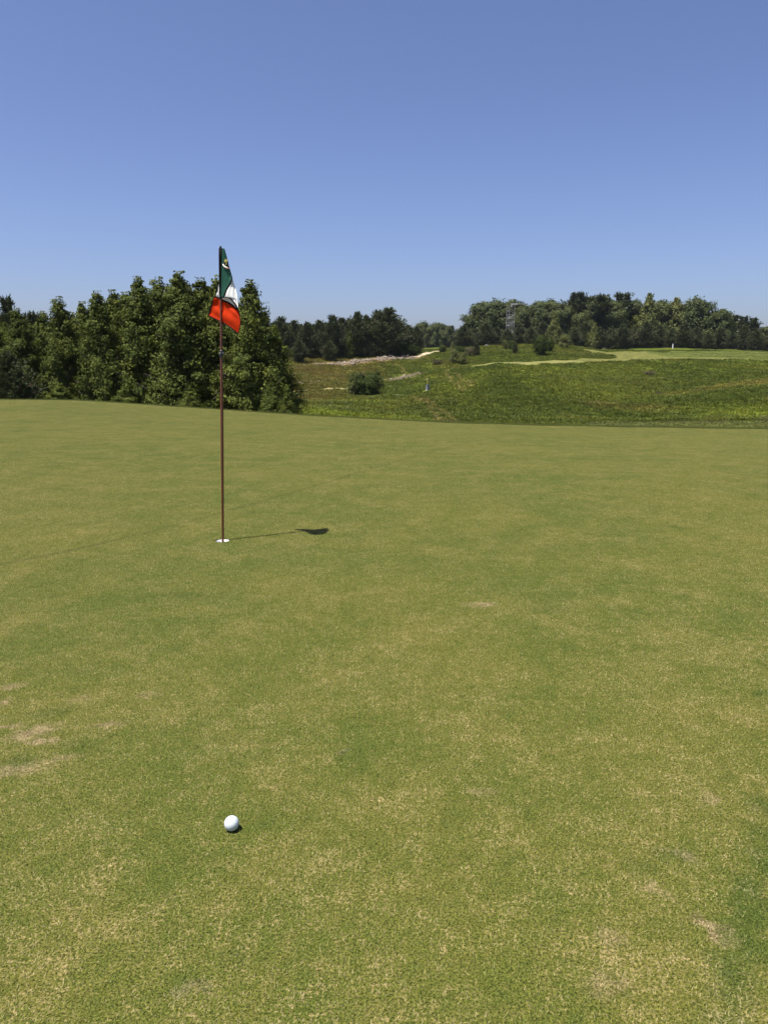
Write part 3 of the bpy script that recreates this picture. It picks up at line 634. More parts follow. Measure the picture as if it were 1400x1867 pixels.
for i, (px, top) in enumerate([(6, 590), (55, 592), (92, 585), (130, 572), (165, 560), (193, 552), (230, 536), (273, 530), (310, 522), (346, 524), (381, 526), (425, 545), (478, 565)]):
    plant('sweetgum', 'sweetgum_tree', px, top, 53 + (i * 3) % 5, 'sweetgum in the second row of the grove, showing only between the front crowns', 'tree', 'second row of the grove', 1.0)
# the pine stand above the stony bank
G2 = 'dark pines above the stony bank'
for px, top, Y, w, lb in [(470, 575, 140, 1.0, 'dark pine hidden behind the right end of the grove'), (512, 577, 138, .95, 'dark pine at the left end of the stand next to the grove'), (536, 583, 142, .95, 'dark pine second from the grove in the stand above the bank'), (560, 586, 139, .95, 'dark pine with a pale tip left of the middle of the stand'),
        (581, 582, 144, .95, 'dark pine with a sharp tip left of the two tall pines'), (607, 574, 140, 1.0, 'tall dark pine left of the middle of the stand'), (624, 578, 146, .9, 'dark pine tucked between two taller pines mid stand'), (652, 567, 147, .95, 'tall pine with a thin spire left of the largest pine'),
        (667, 573, 150, .9, 'dark pine close against the left side of the largest pine'), (688, 565, 152, .95, 'dark pine leaning into the largest pine of the stand'), (706, 560, 149, 1.35, 'largest and broadest pine of the stand above the stony bank'), (728, 583, 154, .9, 'dark pine on the right shoulder of the largest pine'),
        (744, 591, 156, .95, 'lower pine second from the right end of the stand'), (759, 595, 158, .85, 'lowest pine at the right end of the stand near the gravel path'), (545, 620, 131, 1.2, 'small pine in front of the left part of the stand'), (600, 620, 136, 1.2, 'small pine in front of the middle of the stand'), (672, 622, 146, 1.3, 'small pine in front below the largest pine')]:
    plant('pine', 'pine_tree', px, top, Y, lb, 'tree', G2, w)
for px, top in [(500, 586), (524, 588), (548, 590), (571, 590), (594, 588), (616, 585), (637, 580), (676, 580), (718, 584), (735, 596)]:
    plant('pine', 'pine_tree', px, top, 160, 'dark pine in the shaded back row of the stand above the stony bank', 'tree', 'back row of the pines above the stony bank', 1.1)
plant('sweetgum', 'young_tree', 636, 602, 140, 'slim paler young tree before the dark pines above the bank', 'tree', None, .75)
for px, top, w, lb in [(728, 634, 2.0, 'low dark round bush left of the pair at the foot of the pine stand'), (748, 632, 1.8, 'low dark bush right of the pair beside the gravel path')]:
    plant('dark_bush', 'dark_bush', px, top, 150, lb, 'bush', 'dark bushes at the foot of the pine stand', w)

# hazy wood far behind the gap
G3 = 'trees of the far hazy wood in the gap'
for px, top, w, kind, lb in [(770, 588, .75, 'oak', 'far hazy tree with two round tufts left in the gap between the woods'), (786, 593, .8, 'oak', 'far hazy round tree second from the left in the gap'), (800, 589, .8, 'oak', 'far hazy tree with the highest round top in the middle of the gap'),
        (813, 594, .85, 'oak', 'far hazy tree right of the middle of the gap'), (824, 593, .8, 'pine', 'far dark pine with a round top at the right of the gap'), (842, 599, .9, 'oak', 'far low hazy tree next to the right hand wood'), (756, 597, .9, 'oak', 'far hazy tree beside the right end of the pine stand')]:
    plant(kind, 'far_tree', px, top, 330, lb or 'far tree mostly hidden behind the nearer woods', 'tree', G3, w)

# the wood along the fairway on the right
G4 = 'tall trees at the back of the wood on the right'
for px, top, w, kind, lb in [(862, 572, .7, 'oak', 'broadleaf tree at the left corner of the right hand wood, lowest crown there'), (881, 552, .95, 'oak', 'round broadleaf tree at the left end of the right hand wood'), (911, 550, 1.0, 'oak', 'round leafy tree just left of the lattice tower'), (938, 548, .8, 'oak', 'dark tree directly behind the lattice tower'),
        (957, 562, .8, 'oak', 'tree below the boom of the lattice tower'), (984, 551, .95, 'oak', 'broad tree with a smooth crown right of the lattice tower'), (1006, 549, .9, 'oak', 'broad tree left of the tall open pine'), (1028, 556, .7, 'oak', 'tree tucked left against the tall open pine'),
        (1056, 572, .8, 'oak', 'low leafy tree at the foot of the tallest open pine'), (1051, 534, 1.35, 'tall_pine', 'tallest open pine with a peaked top right of the lattice tower'), (1073, 541, 1.35, 'tall_pine', 'open pine close right of the tallest pine'), (1100, 538, 1.35, 'tall_pine', 'round topped pine in the middle of the right hand wood'), (1085, 550, .8, 'oak', 'leafy tree between two round topped pines'),
        (1134, 535, 1.35, 'tall_pine', 'broad topped pine left of the yellowish tree'), (1116, 548, .8, 'oak', 'leafy tree between the middle pines of the right hand wood'), (1158, 549, .8, 'oak', 'tree left beside the yellowish leafy tree'), (1182, 536, .85, 'light_tree', 'tall yellowish green leafy tree right of the broad topped pine'), (1205, 549, .8, 'oak', 'tree between the two yellowish green trees'),
        (1233, 544, 1.0, 'light_tree', 'rounded yellowish green tree left of the dark round tree'), (1252, 556, .8, 'oak', 'lower tree tucked left of the dark round tree'), (1272, 546, 1.0, 'oak', 'large dark round broadleaf tree near the right end of the wood'), (1314, 565, .85, 'oak', 'paler round tree right of the large dark round tree'),
        (1296, 572, .8, 'oak', 'low tree between the dark round tree and the paler round one'), (1337, 575, 1.25, 'tall_pine', 'sparse pine left of three at the right edge of the wood'), (1355, 577, 1.25, 'tall_pine', 'sparse pine in the middle of three at the right edge'), (1374, 580, 1.25, 'tall_pine', 'sparse pine right of three at the right edge'), (1396, 596, .9, 'oak', 'low tree cut by the right edge of the picture')]:
    plant(kind, {'tall_pine': 'pine_tree', 'oak': 'broadleaf_tree', 'light_tree': 'yellowish_tree'}[kind], px, top, 226 + (px * 7) % 11, lb or 'tree of the right hand wood outside the picture edge', 'tree', G4, w)
G5 = 'low pines along the front of the wood on the right'
FR = [846, 866, 886, 905, 926, 948, 968, 990, 1012, 1048, 1068, 1092, 1114, 1136, 1158, 1180, 1202, 1226, 1248, 1270, 1292, 1314, 1336, 1358, 1380, 1402]
WHERE = ['first on the left beside the gap', 'second from the left', 'third from the left behind the small conifer', 'left of the lattice tower foot', 'under the lattice tower', 'right of the lattice tower foot', 'left behind the dark dense shrub', 'behind the dark dense shrub', 'left of the bright leafy bush', 'right of the bright leafy bush', 'second right of the bright leafy bush', 'below the round topped middle pine',
    'third right of the bright leafy bush', 'below the broad topped pine', 'left below the tall yellowish tree', 'below the tall yellowish tree', 'left of the white post', 'behind the white post', 'right of the white post', 'below the large dark round tree', 'right below the large dark round tree', 'below the paler round tree', 'below the left sparse pine', 'below the middle sparse pine', 'below the right sparse pine', 'at the right edge of the picture']
for i, px in enumerate(FR):
    plant('pine', 'low_pine_tree', px, 592 + [0, 6, -4, 3, 8, -2, 5, -6][i % 8] + (8 if px > 1290 else 0), 207 + (i * 5) % 9, 'low front row pine of the right wood, ' + WHERE[i], 'tree', G5, 1.25)
for px, top, w, lb in [(1083, 588, .8, 'paler green tree standing in the middle of the right hand wood'), (1012, 570, .7, 'pale slim tree before the wood left of the tallest open pine')]:
    plant('light_tree', 'young_tree', px, top, 204, lb, 'tree', None, w)

# single bushes on the hill
for kind, nm, px, top, bs, w, lb in [('light_bush', 'leafy_bush', 1029, 611, 634, .95, 'bright yellowish leafy bush standing before the right hand wood'), ('dark_bush', 'dense_shrub', 986, 613, 648, .66, 'dark dense egg shaped shrub on the grassy mound'), ('dark_bush', 'round_bush', 1002, 619, 642, .66, 'olive round bush leaning on the dark dense shrub'),
        ('pine', 'small_conifer', 939, 626, 645, .95, 'small dark conifer on the mound left of the dense shrub'), ('light_bush', 'leafy_bush', 921, 621, 636, .8, 'yellowish round bush behind the small conifer'), ('dark_bush', 'round_bush', 934, 623, 637, .9, 'dim bush between the yellowish bush and the wood'),
        ('pine', 'small_conifer', 868, 625, 648, 1.05, 'small cone shaped tree left on the crest of the hill'), ('brown_bush', 'dry_bush', 855, 634, 649, 1.0, 'dull brownish bush left beside the cone shaped tree'),
        ('dark_bush', 'round_bush', 838, 634, 655, .9, 'green bush in the clump left of the cone shaped tree'), ('light_bush', 'leafy_bush', 828, 638, 662, .9, 'pale green bush at the left front of the clump on the crest'), ('light_bush', 'leafy_bush', 843, 644, 664, 1.0, 'low pale green bush at the foot of the clump on the crest'), ('dark_bush', 'round_bush', 807, 630, 643, .9, 'small dark bush at the top end of the gravel path'), ('light_tree', 'young_tree', 825, 622, 642, .8, 'small pale young tree right of the gravel path end'),
        ('light_bush', 'leafy_bush', 645, 680, 720, .72, 'paler round left half of the large bush pair in the valley'), ('dark_bush', 'dark_bush', 677, 686, 722, .95, 'dark round right half of the large bush pair in the valley'), ('dark_bush', 'dark_bush', 660, 686, 721, .8, 'dark bush in the middle joining the large pair in the valley'), ('dark_bush', 'small_bush', 688, 677, 686, 1.0, 'small dark bush behind the large bush pair'), ('brown_bush', 'dry_bush', 657, 679, 690, .9, 'dim leafy shrub just behind the left bush of the pair'),
        ('brown_bush', 'dry_bush', 797, 656, 664, 1.6, 'wide brown weedy patch below the gravel path'), ('brown_bush', 'dry_bush', 1184, 676, 685, 1.5, 'dark brown weed clump high on the green slope'), ('brown_bush', 'dry_bush', 1201, 714, 720, 1.2, 'dark brown weed clump low on the green slope'), ('dark_bush', 'low_weed_clump', 1190, 723, 728, 1.9, 'flat dark green weed clump below the brown clump')]:
    plant(kind, nm, px, top, 0, lb, 'tree' if kind in ('light_tree', 'pine') else 'bush', None, w, bs)

# stones of the bank
t = NT('quarry stone'); oi = t.attr('tint').outputs['Fac']; nz = t.noise(t.pos(), 3, 4)
M_STONE = t.bsdf(t.mix(nz, t.mix(oi, (.115, .09, .062), (.23, .185, .135)), t.mix(oi, (.15, .12, .088), (.28, .235, .18))), .9, .2, nz, .5, .05)
def stones():
    r = np.random.default_rng(3); ico_v = []; t0 = (1 + 5 ** .5) / 2
    for a, b in ((-1, t0), (1, t0), (-1, -t0), (1, -t0)): ico_v.append((a, b, 0))
    for a, b in ((-1, t0), (1, t0), (-1, -t0), (1, -t0)): ico_v.append((0, a, b))
    for a, b in ((t0, -1), (t0, 1), (-t0, -1), (-t0, 1)): ico_v.append((a, 0, b))
    iv = np.array(ico_v) / math.hypot(1, t0)
    fc = np.array([(0, 11, 5), (0, 5, 1), (0, 1, 7), (0, 7, 10), (0, 10, 11), (1, 5, 9), (5, 11, 4), (11, 10, 2), (10, 7, 6), (7, 1, 8), (3, 9, 4), (3, 4, 2), (3, 2, 6), (3, 6, 8), (3, 8, 9), (4, 9, 5), (2, 4, 11), (6, 2, 10), (8, 6, 7), (9, 8, 1)])
    for nm, segs, n, wid, size, lb in [('riprap_bank', [[(578, 665), (640, 661), (700, 655), (752, 652)], [(640, 658), (690, 655), (735, 650)], [(700, 652), (735, 647)]], 1500, 1.2, .16, 'pale pinkish loose stones heaped along the bank below the pine stand'),
                                      ('ditch_stones', [[(690, 695), (715, 692.5), (733, 689), (766, 681)]], 170, .5, .12, 'pale loose stones strewn along the shallow ditch behind the bushes'), ('scattered_stones', [[(535, 700), (580, 697), (600, 700)], [(600, 664), (560, 667), (535, 668)]], 150, 1.2, .10, 'pale stones scattered in the grass left of the bushes')]:
        V = []; F = []; T = []
        for sg in segs:
            ln = stroke(sg)
            for i in range(n // len(segs)):
                k = r.integers(0, len(ln) - 1); f = r.uniform(); q = ln[k] * (1 - f) + ln[k + 1] * f + r.normal(0, wid * .6, 2); s = size * r.lognormal(0, .45)
                sc = s * r.uniform(.6, 1.2, 3) * np.array([1, 1, .75]); a = r.uniform(0, 6.28); v = iv * r.uniform(.75, 1.2, (12, 1)) * sc; v = np.stack([v[:, 0] * math.cos(a) - v[:, 1] * math.sin(a), v[:, 0] * math.sin(a) + v[:, 1] * math.cos(a), v[:, 2]], 1) + np.array([q[0], q[1], Z1(q[0], q[1]) + s * .15])
                F.append(fc + 12 * len(V)); V.append(v); T += [r.uniform()] * 20
        o = mesh_obj(nm, np.concatenate(V), np.concatenate(F), M_STONE); o.data.attributes.new('tint', 'FLOAT', 'FACE').data.foreach_set('value', np.array(T, np.float32))
        tag(o, lb, 'stones', None, 'stuff')
    # one pale flat stone low on the slope
    q = ground_hit(793, 761); v = iv * np.array([.14, .1, .06]) * r.uniform(.8, 1.15, (12, 1)) + q + np.array([0, 0, .08])
    o = mesh_obj('pale_rock', v, fc, simple('pale rock', (.55, .52, .44), .9, .2)); tag(o, 'small flat whitish rock lying on the slope just beyond the green', 'rock')
stones()

# ------------------------------------------------------------------ lattice tower
M_STEEL = simple('galvanised steel', (.27, .275, .28), .6, .4, .2, 4.0, .2); M_PANEL = simple('pale panel', (.38, .38, .37), .7, .3); M_ROPE = simple('dark rope', (.06, .06, .065), .9, .2); M_DKST = simple('dark grating', (.12, .125, .13), .7, .3)
def tower():
    Y = 219.0; b = P(930, 640, Y); zb = Z1(b[0], Y); k = Y / FPX                      # k: metres per photo pixel there
    X = lambda px: (px - 929) * k; Hh = lambda py: P(929, py, Y)[2] - zb
    e = empty('lattice_tower', (b[0] - k, Y, zb), 'grey steel lattice tower with a crane boom rising among the trees', 'tower')
    legs = [(X(924.6), -.6), (X(934.4), -.6), (X(921.8), 1.1), (X(932.2), 1.1)]; top = Hh(557)
    for (x, y) in legs: MB().tube([(x, y, -.2), (x + .12, y, top)], .06, 6).build('post', M_STEEL, e)
    lv = [Hh(p) for p in (640, 627, 614, 603, 594, 587.5, 580.5, 573.5, 566)]
    pairs = ((0, 1), (2, 3), (0, 2), (1, 3))
    for i, z in enumerate(lv[1:]):
        for a, c in pairs:
            s = .12 * z / top; MB().tube([(legs[a][0] + s, legs[a][1], z), (legs[c][0] + s, legs[c][1], z)], .04, 5).build('rail', M_STEEL, e)
    for i in range(len(lv) - 1):
        for a, c in pairs:
            if i % 2: a, c = c, a
            MB().tube([(legs[a][0] + .12 * lv[i] / top, legs[a][1], lv[i]), (legs[c][0] + .12 * lv[i + 1] / top, legs[c][1], lv[i + 1])], .03, 4).build('brace', M_STEEL, e)
    cx = (legs[0][0] + legs[1][0]) / 2 + .1
    for z in (Hh(565), Hh(558)): MB().box((cx, .25, z), (1.7, 1.9, .07)).build('platform', M_DKST, e)
    MB().box((X(928.5), -.66, Hh(558.0)), (.45, .06, .55)).build('panel', M_PANEL, e)
    MB().box((X(934), .2, Hh(554.4)), (1.75, .35, .32)).build('boom_root', M_PANEL, e)
    m = MB()
    for dz in (0, -.33):
        m.tube([(X(936), .2, Hh(553.2) + dz), (X(956.5), .2, Hh(553.4) + dz * .25)], .05, 5)
    for j in range(9):
        f = j / 9; x0 = X(936 + 20.5 * f); x1 = X(936 + 20.5 * (f + .1)); d = -.33 * (1 - .75 * f); m.tube([(x0, .2, Hh(553.3)), (x1, .2, Hh(553.3) + d)], .03, 4); m.tube([(x1, .2, Hh(553.3) + d), (x1, .2, Hh(553.3))], .03, 4)
    m.build('boom', M_STEEL, e)
    MB().tube([(X(957.5), .2, Hh(554)), (X(958), .2, Hh(563))], .028, 5).build('rope', M_ROPE, e); MB().box((X(957.5), .2, Hh(554.8)), (.22, .2, .24)).build('pulley_block', M_ROPE, e)
    MB().tube([(X(930.5), .2, Hh(557)), (X(930.5), .2, Hh(551.2))], .05, 5).build('mast', M_ROPE, e)
tower()

# ------------------------------------------------------------------ small things on the hill
M_BOXB = simple('blue grey enamel', (.16, .172, .178), .5, .4, .1, 5); M_BOXD = simple('dull lid', (.14, .16, .19), .6, .4); M_YEL = simple('yellow paint', (.62, .50, .10), .6, .4); M_WHITE = simple('white paint', (.8, .8, .78), .5, .4, .04)
def hill_things():
    q = ground_hit(779.5, 711.5); e = empty('utility_box', tuple(q), 'small blue grey utility box standing on the slope beside a yellow stake', 'utility box'); e.rotation_euler = (0, 0, .55)
    k = q[1] / FPX; h = 10.0 * k; w = 5.2 * k
    MB().box((0, 0, h * .46), (w, w, h * .92)).build('body', M_BOXB, e); MB().box((0, 0, h * .955), (w * 1.1, w * 1.1, h * .07)).build('lid', M_BOXD, e)
    MB().box((0, -w * .51, h * .45), (w * .8, .03, h * .7)).build('door', simple('box door', (.20, .212, .22), .5, .4), e); MB().box((0, 0, .02), (w * 1.2, w * 1.2, .12)).build('plinth', simple('concrete', (.35, .34, .32), .9, .2), e)
    q = ground_hit(778.6, 702); h = 11.5 * q[1] / FPX
    e = empty('marker_stake', tuple(q), 'thin yellow stake sticking up behind the blue grey box', 'stake'); MB().tube([(0, 0, -.1), (.02, 0, h * .85)], .032, 6).build('shaft', M_YEL, e); MB().tube([(.02, 0, h * .85), (.024, 0, h)], [.036, .02], 6).build('tip', M_WHITE, e)
    q = P(1225.2, 639, 204); z = Z1(q[0], q[1]); k = 204 / FPX
    e = empty('marker_post', (q[0], 204, z), 'white post standing at the far edge of the fairway', 'post'); MB().box((0, 0, 4.2 * k), (1.4 * k, 1.4 * k, 8.4 * k)).build('shaft', M_WHITE, e); MB().box((0, 0, 8.5 * k), (1.7 * k, 1.7 * k, .4 * k)).build('cap', M_WHITE, e)
    for px, wd, hh, lb in ((886.5, 5.4, 2.6, 'wider white board of two set low before the dark pines'), (894.5, 2.2, 2.0, 'smaller white board of two set low before the dark pines')):
        q = P(px, 637, 180); z = max(Z1(q[0], 180), P(px, 637.5, 180)[2]); k = 180 / FPX
        e = empty('white_board', (q[0], 180, z), lb, 'board', 'low white boards'); MB().box((0, 0, k * hh * .6), (wd * k, .08, hh * k * .8)).build('board', M_WHITE, e)
        for sx in (-1, 1): MB().box((sx * wd * k * .36, .09, k * hh * .4 - .1), (.08, .08, k * hh * .8 + .2)).build('leg', M_BOXD, e)
hill_things()

# ------------------------------------------------------------------ the hole and the flagstick
M_CUP = simple('white cup plastic', (.82, .82, .80), .45, .4, .05, 40); M_SOIL = simple('soil rim', (.07, .055, .03), .95, .1, .3, 200)
def ring(rad, z, n=48): return [(rad * math.cos(2 * math.pi * k / n), rad * math.sin(2 * math.pi * k / n), z) for k in range(n)]
def lathe(prof, n=48):
    v = []; f = []
    for rr, z in prof: v += ring(rr, z, n)
    for i in range(len(prof) - 1):
        for k in range(n): f.append((i * n + k, i * n + (k + 1) % n, (i + 1) * n + (k + 1) % n, (i + 1) * n + k))
    return v, f
cup = empty('golf_hole', tuple(HOLE), 'white lined golf hole cut into the green round the foot of the flagstick', 'golf hole')
v, f = lathe([(.0541, .0005), (.0545, -.004), (.0545, -.010)]); mesh_obj('soil_rim', v, f, M_SOIL, cup, True)
v, f = lathe([(.0545, -.009), (.0532, -.006), (.0520, -.009), (.0515, -.10), (.02, -.102), (.011, -.102), (.011, -.13), (.0001, -.13)]); mesh_obj('cup_liner', v, f, M_CUP, cup, True)

YF = HOLE[1]; TOP = Vector(P(402.4, 449.5, YF + .03)); BOT = Vector(HOLE) + Vector((0, 0, -.12))
root = empty('flagstick', tuple(HOLE), 'brown golf flagstick in the hole with a limp green, white and orange flag', 'flagstick')
RL = lambda p: Vector(p) - Vector(HOLE)
def axis(f): return BOT.lerp(TOP, f)
t = NT('brown fibreglass'); co = t.n('ShaderNodeTexCoord').outputs['Object']; nz = t.noise(co, 25, 3); M_POLE = t.bsdf(t.mix(nz, (.085, .026, .014), (.15, .050, .026)), .35, .5)
M_BLACK = simple('black nylon', (.007, .007, .008), .9, .08); M_BLKP = simple('black plastic', (.014, .014, .015), .45, .5); M_GLINT = simple('prism', (.8, .8, .82), .15, .8)
fr = [0, .03, .2, .35, .5, .66, .8, .9, .985]; rd = [.0076, .0082, .0098, .0112, .0112, .0088, .0074, .0066, .006]
MB().tube([RL(axis(a)) for a in fr], rd, 16).build('pole', M_POLE, root, True)
a0 = 0
def at_py(py):                                # point of the pole's axis seen at photo row py
    lo, hi = 0.0, 1.2
    for _ in range(40):
        m = (lo + hi) / 2; q = axis(m); d = q - Vector((0, 0, EYE)); cyy = d.y * CP - d.z * SP; up = d.y * SP + d.z * CP; yy = CY - FPX * up / cyy
        if yy > py: lo = m
        else: hi = m
    return axis((lo + hi) / 2)
AX = (TOP - BOT).normalized()
m = MB(); q = at_py(645); m.tube([RL(q - AX * .024), RL(q - AX * .02), RL(q + AX * .02), RL(q + AX * .024)], [.0105, .0145, .0145, .0105], 16); col = m.build('collar', M_BLKP, root)
for k in range(5):
    a = k * 1.256 - 1.9; o = Vector((math.cos(a), math.sin(a), 0)) * .0146; MB().box(RL(q + o + AX * .006), (.0045, .0045, .005), Matrix.Rotation(a, 3, 'Z')).build('prism', M_GLINT, col)
# black sleeve, knob
def sleeve():
    n = 20; v = []; ps = [446.5 + 6.5, 470, 490, 510, 530, 543.5]; rr = [.0165, .0165, .0155, .0145, .0130, .0110]
    m = MB(); m.tube([RL(at_py(p) + Vector((.004 * (1 - i / 5), 0, 0))) for i, p in enumerate(ps)], rr, n); return m.build('sleeve', M_BLACK, root, True)
sleeve()
q = at_py(450.5); MB().tube([RL(q - AX * .012), RL(q), RL(q + AX * .005), RL(q + AX * .009)], [.0075, .0078, .0066, .003], 12).build('top_knob', M_BLKP, root, True)

# the flag: cloth panels with black piping. points are given on an enlarged view of the photo plus a depth (m, towards the viewer negative)
def FP(X, Yz, d): return RL(P(340 + X / 8.75, 430 + Yz / 8.75, YF + .015 + d))
def cloth_mat(name, col, trans=.35, rough=.8):
    t = NT(name); co = t.n('ShaderNodeTexCoord').outputs['Object']; w = t.noise(co, 900, 1); s = t.noise(co, 18, 3)
    c = t.mix(s, tuple(x * .88 for x in col), tuple(min(1, x * 1.1) for x in col)); return t.bsdf(c, rough, .12, t.math('ADD', s, t.math('MULTIPLY', w, .05)), .25, .01, trans=trans)
M_FG = cloth_mat('green cloth', (.020, .085, .058)); M_FW = cloth_mat('white cloth', (.80, .80, .78), .3); M_FR = cloth_mat('orange red cloth', (.60, .036, .003), .36)
def catmull(P0, n):
    P0 = np.array(P0, float); m = len(P0); t_ = np.linspace(0, m - 1, n); out = []
    for tt in t_:
        i = min(int(tt), m - 2); f = tt - i; a, b, c, d = P0[max(i - 1, 0)], P0[i], P0[i + 1], P0[min(i + 2, m - 1)]
        out.append(.5 * (2 * b + (c - a) * f + (2 * a - 5 * b + 4 * c - d) * f * f + (3 * b - a - 3 * c + d) * f ** 3))
    return np.array(out)
def panel(name, rows, mat, parent, nu=18, nv=28, wr=.0018, seed=1):
    rws = [catmull(rw, nu) for rw in rows]; grid = np.stack([catmull([rw[i] for rw in rws], nv) for i in range(nu)], 1)   # nv x nu x 3
    r = np.random.default_rng(seed); ph = r.uniform(0, 6.28, 6); V = []
    for j in range(nv):
        for i in range(nu):
            u, v = i / (nu - 1), j / (nv - 1); e = min(1, 6 * u * (1 - u)) * min(1, 6 * v * (1 - v)); X, Yz, d = grid[j, i]
            d += e * wr * (math.sin(5 * u + 3.1 * v + ph[0]) + .6 * math.sin(11 * v - 4 * u + ph[1]) + .4 * math.sin(15 * u + 6 * v + ph[2])) * 2; V.append(FP(X, Yz, d))
    F = [(j * nu + i, j * nu + i + 1, (j + 1) * nu + i + 1, (j + 1) * nu + i) for j in range(nv - 1) for i in range(nu - 1)]
    return mesh_obj(name, V, F, mat, parent, True)
def ribbon(name, pts, w, parent, mat=None, flat=.0012):
    c = catmull(pts, 6 * len(pts)); V = [FP(*q) for q in c]; m = MB(); k = 8; n = len(V)
    W0 = w if hasattr(w, '__len__') else (w, w); v = []; f = []
    for i in range(n):
        d = (V[min(i + 1, n - 1)] - V[max(i - 1, 0)]).normalized(); s = d.cross(Vector((0, 1, 0))).normalized(); ww = W0[0] + (W0[1] - W0[0]) * i / (n - 1)
        for a in range(k): v.append(V[i] + s * math.cos(6.2832 * a / k) * ww / 2 + Vector((0, 1, 0)) * math.sin(6.2832 * a / k) * flat)
    for i in range(n - 1):
        for a in range(k): f.append((i * k + a, i * k + (a + 1) % k, (i + 1) * k + (a + 1) % k, (i + 1) * k + a))
    f += [tuple(range(k)), tuple((n - 1) * k + a for a in range(k - 1, -1, -1))]
    return mesh_obj(name, v, f, mat or M_BLACK, parent, True)
fl = mesh_obj('flag', [], [], None, root)
gn = panel('green_panel', [[(570, 206, .0), (594, 206, -.012), (606, 206, -.014)], [(568, 340, .0), (612, 345, -.024), (645, 350, -.022)], [(564, 480, .0), (630, 490, -.034), (682, 505, -.032)], [(560, 620, .0), (645, 640, -.042), (726, 655, -.040)],
    [(558, 690, .0), (645, 700, -.046), (722, 705, -.050)], [(556, 780, .0), (625, 785, -.046), (686, 780, -.055)], [(554, 870, .0), (602, 872, -.046), (638, 860, -.055)], [(552, 975, -.004), (582, 975, -.038), (604, 968, -.055)]], M_FG, fl)
panel('white_panel', [[(724, 668, -.030), (729, 668, -.030), (733, 668, -.030)], [(690, 770, -.046), (730, 768, -.044), (762, 770, -.034)], [(640, 850, -.050), (720, 850, -.056), (790, 850, -.050)], [(604, 966, -.052), (715, 975, -.074), (812, 968, -.074)],
    [(690, 1000, -.07), (760, 1010, -.080), (820, 1040, -.084)], [(765, 1075, -.088), (795, 1085, -.092), (826, 1105, -.092)], [(824, 1165, -.098), (827, 1172, -.098), (830, 1180, -.098)]], M_FW, fl, seed=2, wr=.0032)
panel('white_fold', [[(575, 985, -.02), (640, 988, -.056), (700, 1006, -.068), (768, 1080, -.084), (815, 1150, -.092)], [(575, 1005, .0), (630, 1025, -.015), (695, 1052, -.036), (760, 1102, -.062), (813, 1158, -.078)], [(572, 1012, .014), (625, 1042, .006), (690, 1078, -.014), (755, 1122, -.038), (812, 1166, -.062)]], M_FW, fl, seed=3, wr=.0008)
panel('white_fold', [[(514, 770, .024), (530, 775, .022), (548, 780, .02)], [(490, 870, .036), (515, 880, .03), (548, 890, .02)], [(464, 962, .052), (505, 975, .04), (550, 1000, .022)]], M_FW, fl, seed=4)
panel('orange_panel', [[(442, 988, .058), (500, 992, .044), (560, 1022, .024), (700, 1085, -.030), (830, 1190, -.072)], [(415, 1080, .066), (490, 1095, .050), (560, 1125, .022), (710, 1190, -.056), (850, 1290, -.090)], [(385, 1180, .066), (470, 1200, .050), (560, 1240, .020), (715, 1300, -.070), (860, 1400, -.100)],
    [(350, 1272, .060), (470, 1325, .046), (590, 1385, .012), (710, 1455, -.070), (826, 1556, -.096)]], M_FR, fl, 28, 28, .0042, 5)
ribbon('piping', [(604, 204, -.015), (645, 350, -.024), (684, 505, -.034), (728, 655, -.040)], .0045, fl)
ribbon('piping', [(728, 650, -.040), (724, 700, -.052), (688, 780, -.058), (640, 858, -.060), (600, 972, -.060)], (.006, .011), fl)
ribbon('piping', [(572, 975, -.030), (640, 978, -.062), (705, 1002, -.078), (770, 1078, -.095), (828, 1176, -.102)], .0105, fl)
ribbon('piping', [(455, 968, .054), (510, 985, .040), (570, 1022, .016), (700, 1085, -.034), (830, 1186, -.076)], .012, fl)
ribbon('piping', [(512, 745, .026), (490, 860, .036), (462, 965, .053), (425, 1030, .062), (392, 1150, .066), (350, 1270, .060)], (.011, .009), fl)
ribbon('piping', [(346, 1272, .060), (470, 1330, .045), (590, 1392, .010), (710, 1464, -.072), (826, 1562, -.097)], .008, fl)
ribbon('piping', [(830, 1180, -.076), (853, 1290, -.091), (862, 1400, -.101), (828, 1560, -.097)], .0045, fl)
# emblem on the green panel: a pale banner under a yellow crest
M_CREST = simple('yellow thread', (.62, .55, .16), .7, .3); M_BAN = simple('white thread', (.80, .76, .70), .7, .3); M_BANP = simple('pink thread', (.60, .25, .20), .7, .3); M_CRD = simple('dark thread', (.035, .03, .022), .8, .2)
em = mesh_obj('emblem', [], [], None, gn)
def patch(name, pts, mat, d0): 
    c = np.array(pts, float); ctr = c.mean(0); V = [FP(ctr[0], ctr[1], d0)] + [FP(p[0], p[1], d0) for p in pts] + [FP(p[0], p[1], d0 + .0025) for p in pts]; n = len(pts)
    F = [(0, 1 + i, 1 + (i + 1) % n) for i in range(n)] + [(1 + i, 1 + n + i, 1 + n + (i + 1) % n, 1 + (i + 1) % n) for i in range(n)]; return mesh_obj(name, V, F, mat, em)
patch('emblem_ground', [(598, 395), (622, 375), (648, 372), (662, 420), (684, 492), (660, 482), (625, 462), (600, 445)], M_CRD, -.040)
patch('crest', [(604, 398), (614, 372), (622, 392), (634, 356), (640, 382), (654, 372), (656, 398), (646, 408), (650, 428), (634, 412), (626, 432), (620, 410), (608, 424)], M_CREST, -.043)
patch('crest', [(628, 440), (636, 428), (644, 446), (640, 462), (630, 458)], M_CREST, -.043)
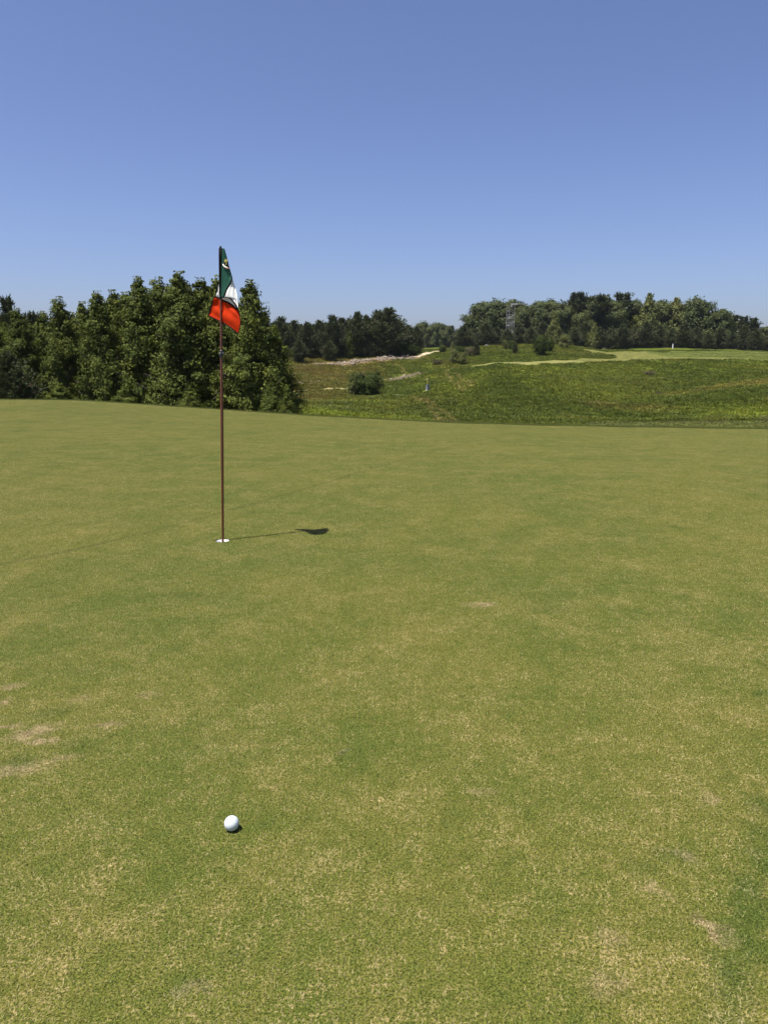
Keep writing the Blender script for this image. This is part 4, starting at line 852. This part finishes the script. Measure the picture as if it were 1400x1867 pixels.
ribbon('banner', [(581, 448, -.030), (600, 478, -.037), (632, 500, -.042), (660, 512, -.043)], .0085, em, M_BAN); ribbon('banner', [(655, 508, -.0435), (672, 522, -.043), (688, 520, -.041)], .007, em, M_BANP); ribbon('banner', [(579, 462, -.0295), (598, 492, -.0365), (630, 513, -.0415), (655, 524, -.0425)], .0022, em, M_BANP)

# ------------------------------------------------------------------ the ball
def ball():
    r = .021335; c = on_z(422.6, 1501.0, r + .0005)
    import bmesh
    bm = bmesh.new(); bmesh.ops.create_icosphere(bm, subdivisions=6, radius=1.0); v = np.array([q.co for q in bm.verts]); f = [[q.index for q in fc.verts] for fc in bm.faces]; bm.free()
    n = 336; i = np.arange(n) + .5; ph = np.arccos(1 - 2 * i / n); th = math.pi * (1 + 5 ** .5) * i; D = np.stack([np.cos(th) * np.sin(ph), np.sin(th) * np.sin(ph), np.cos(ph)], 1)
    rm = np.array(Matrix.Rotation(1.1, 3, 'X') @ Matrix.Rotation(.6, 3, 'Y')); D = D @ rm.T
    near = np.max(v @ D.T, axis=1); ang = np.arccos(np.clip(near, -1, 1)); a0 = .088; dep = np.where(ang < a0, (1 - (ang / a0) ** 2) * .026, 0)
    tt = NT('ball urethane'); M = tt.bsdf((.50, .55, .57), .45, .5); e = empty('golf_ball', (c[0], c[1], Z1(c[0], c[1]) + r + .0005), 'white dimpled golf ball lying on the green near the camera', 'golf ball')
    mesh_obj('shell', v * (r * (1 - dep))[:, None], f, M, e, True)
    # thin grey arc over the ball's top, standing in for its shading edge
    V = []; F = []; k = 40; nrm = Vector((.10, .62, .78)).normalized(); ax = nrm.orthogonal().normalized(); bx = nrm.cross(ax)
    for j in range(k + 1):
        a = 6.283 * j / k
        for h in (.50, .52):
            V.append((nrm * h + (ax * math.cos(a) + bx * math.sin(a)) * math.sqrt(1 - h * h)) * (r * 1.0008))
    for j in range(k): F.append((2 * j, 2 * j + 1, 2 * j + 3, 2 * j + 2))
    mesh_obj('shading_arc', V, F, simple('grey shading arc', (.48, .54, .58), .4, .5), e, True)
ball()
# ------------------------------------------------------------------ the air
hz = bpy.data.materials.new('haze'); hz.use_nodes = True; ht = hz.node_tree; ht.nodes.clear(); ho = ht.nodes.new('ShaderNodeOutputMaterial'); hv = ht.nodes.new('ShaderNodeVolumePrincipled')
hv.inputs['Density'].default_value = 0.00007; hv.inputs['Color'].default_value = (.80, .88, 1.0, 1); hv.inputs['Anisotropy'].default_value = 0.2; ht.links.new(hv.outputs[0], ho.inputs['Volume'])
hm = MB(); hm.box((0, 0, 10.0), (7400, 5200, 42)); tag(hm.build('haze', hz), kind='stuff')
print('pole length', (TOP - Vector(HOLE)).length, 'hole', HOLE, 'objects', len(bpy.data.objects))
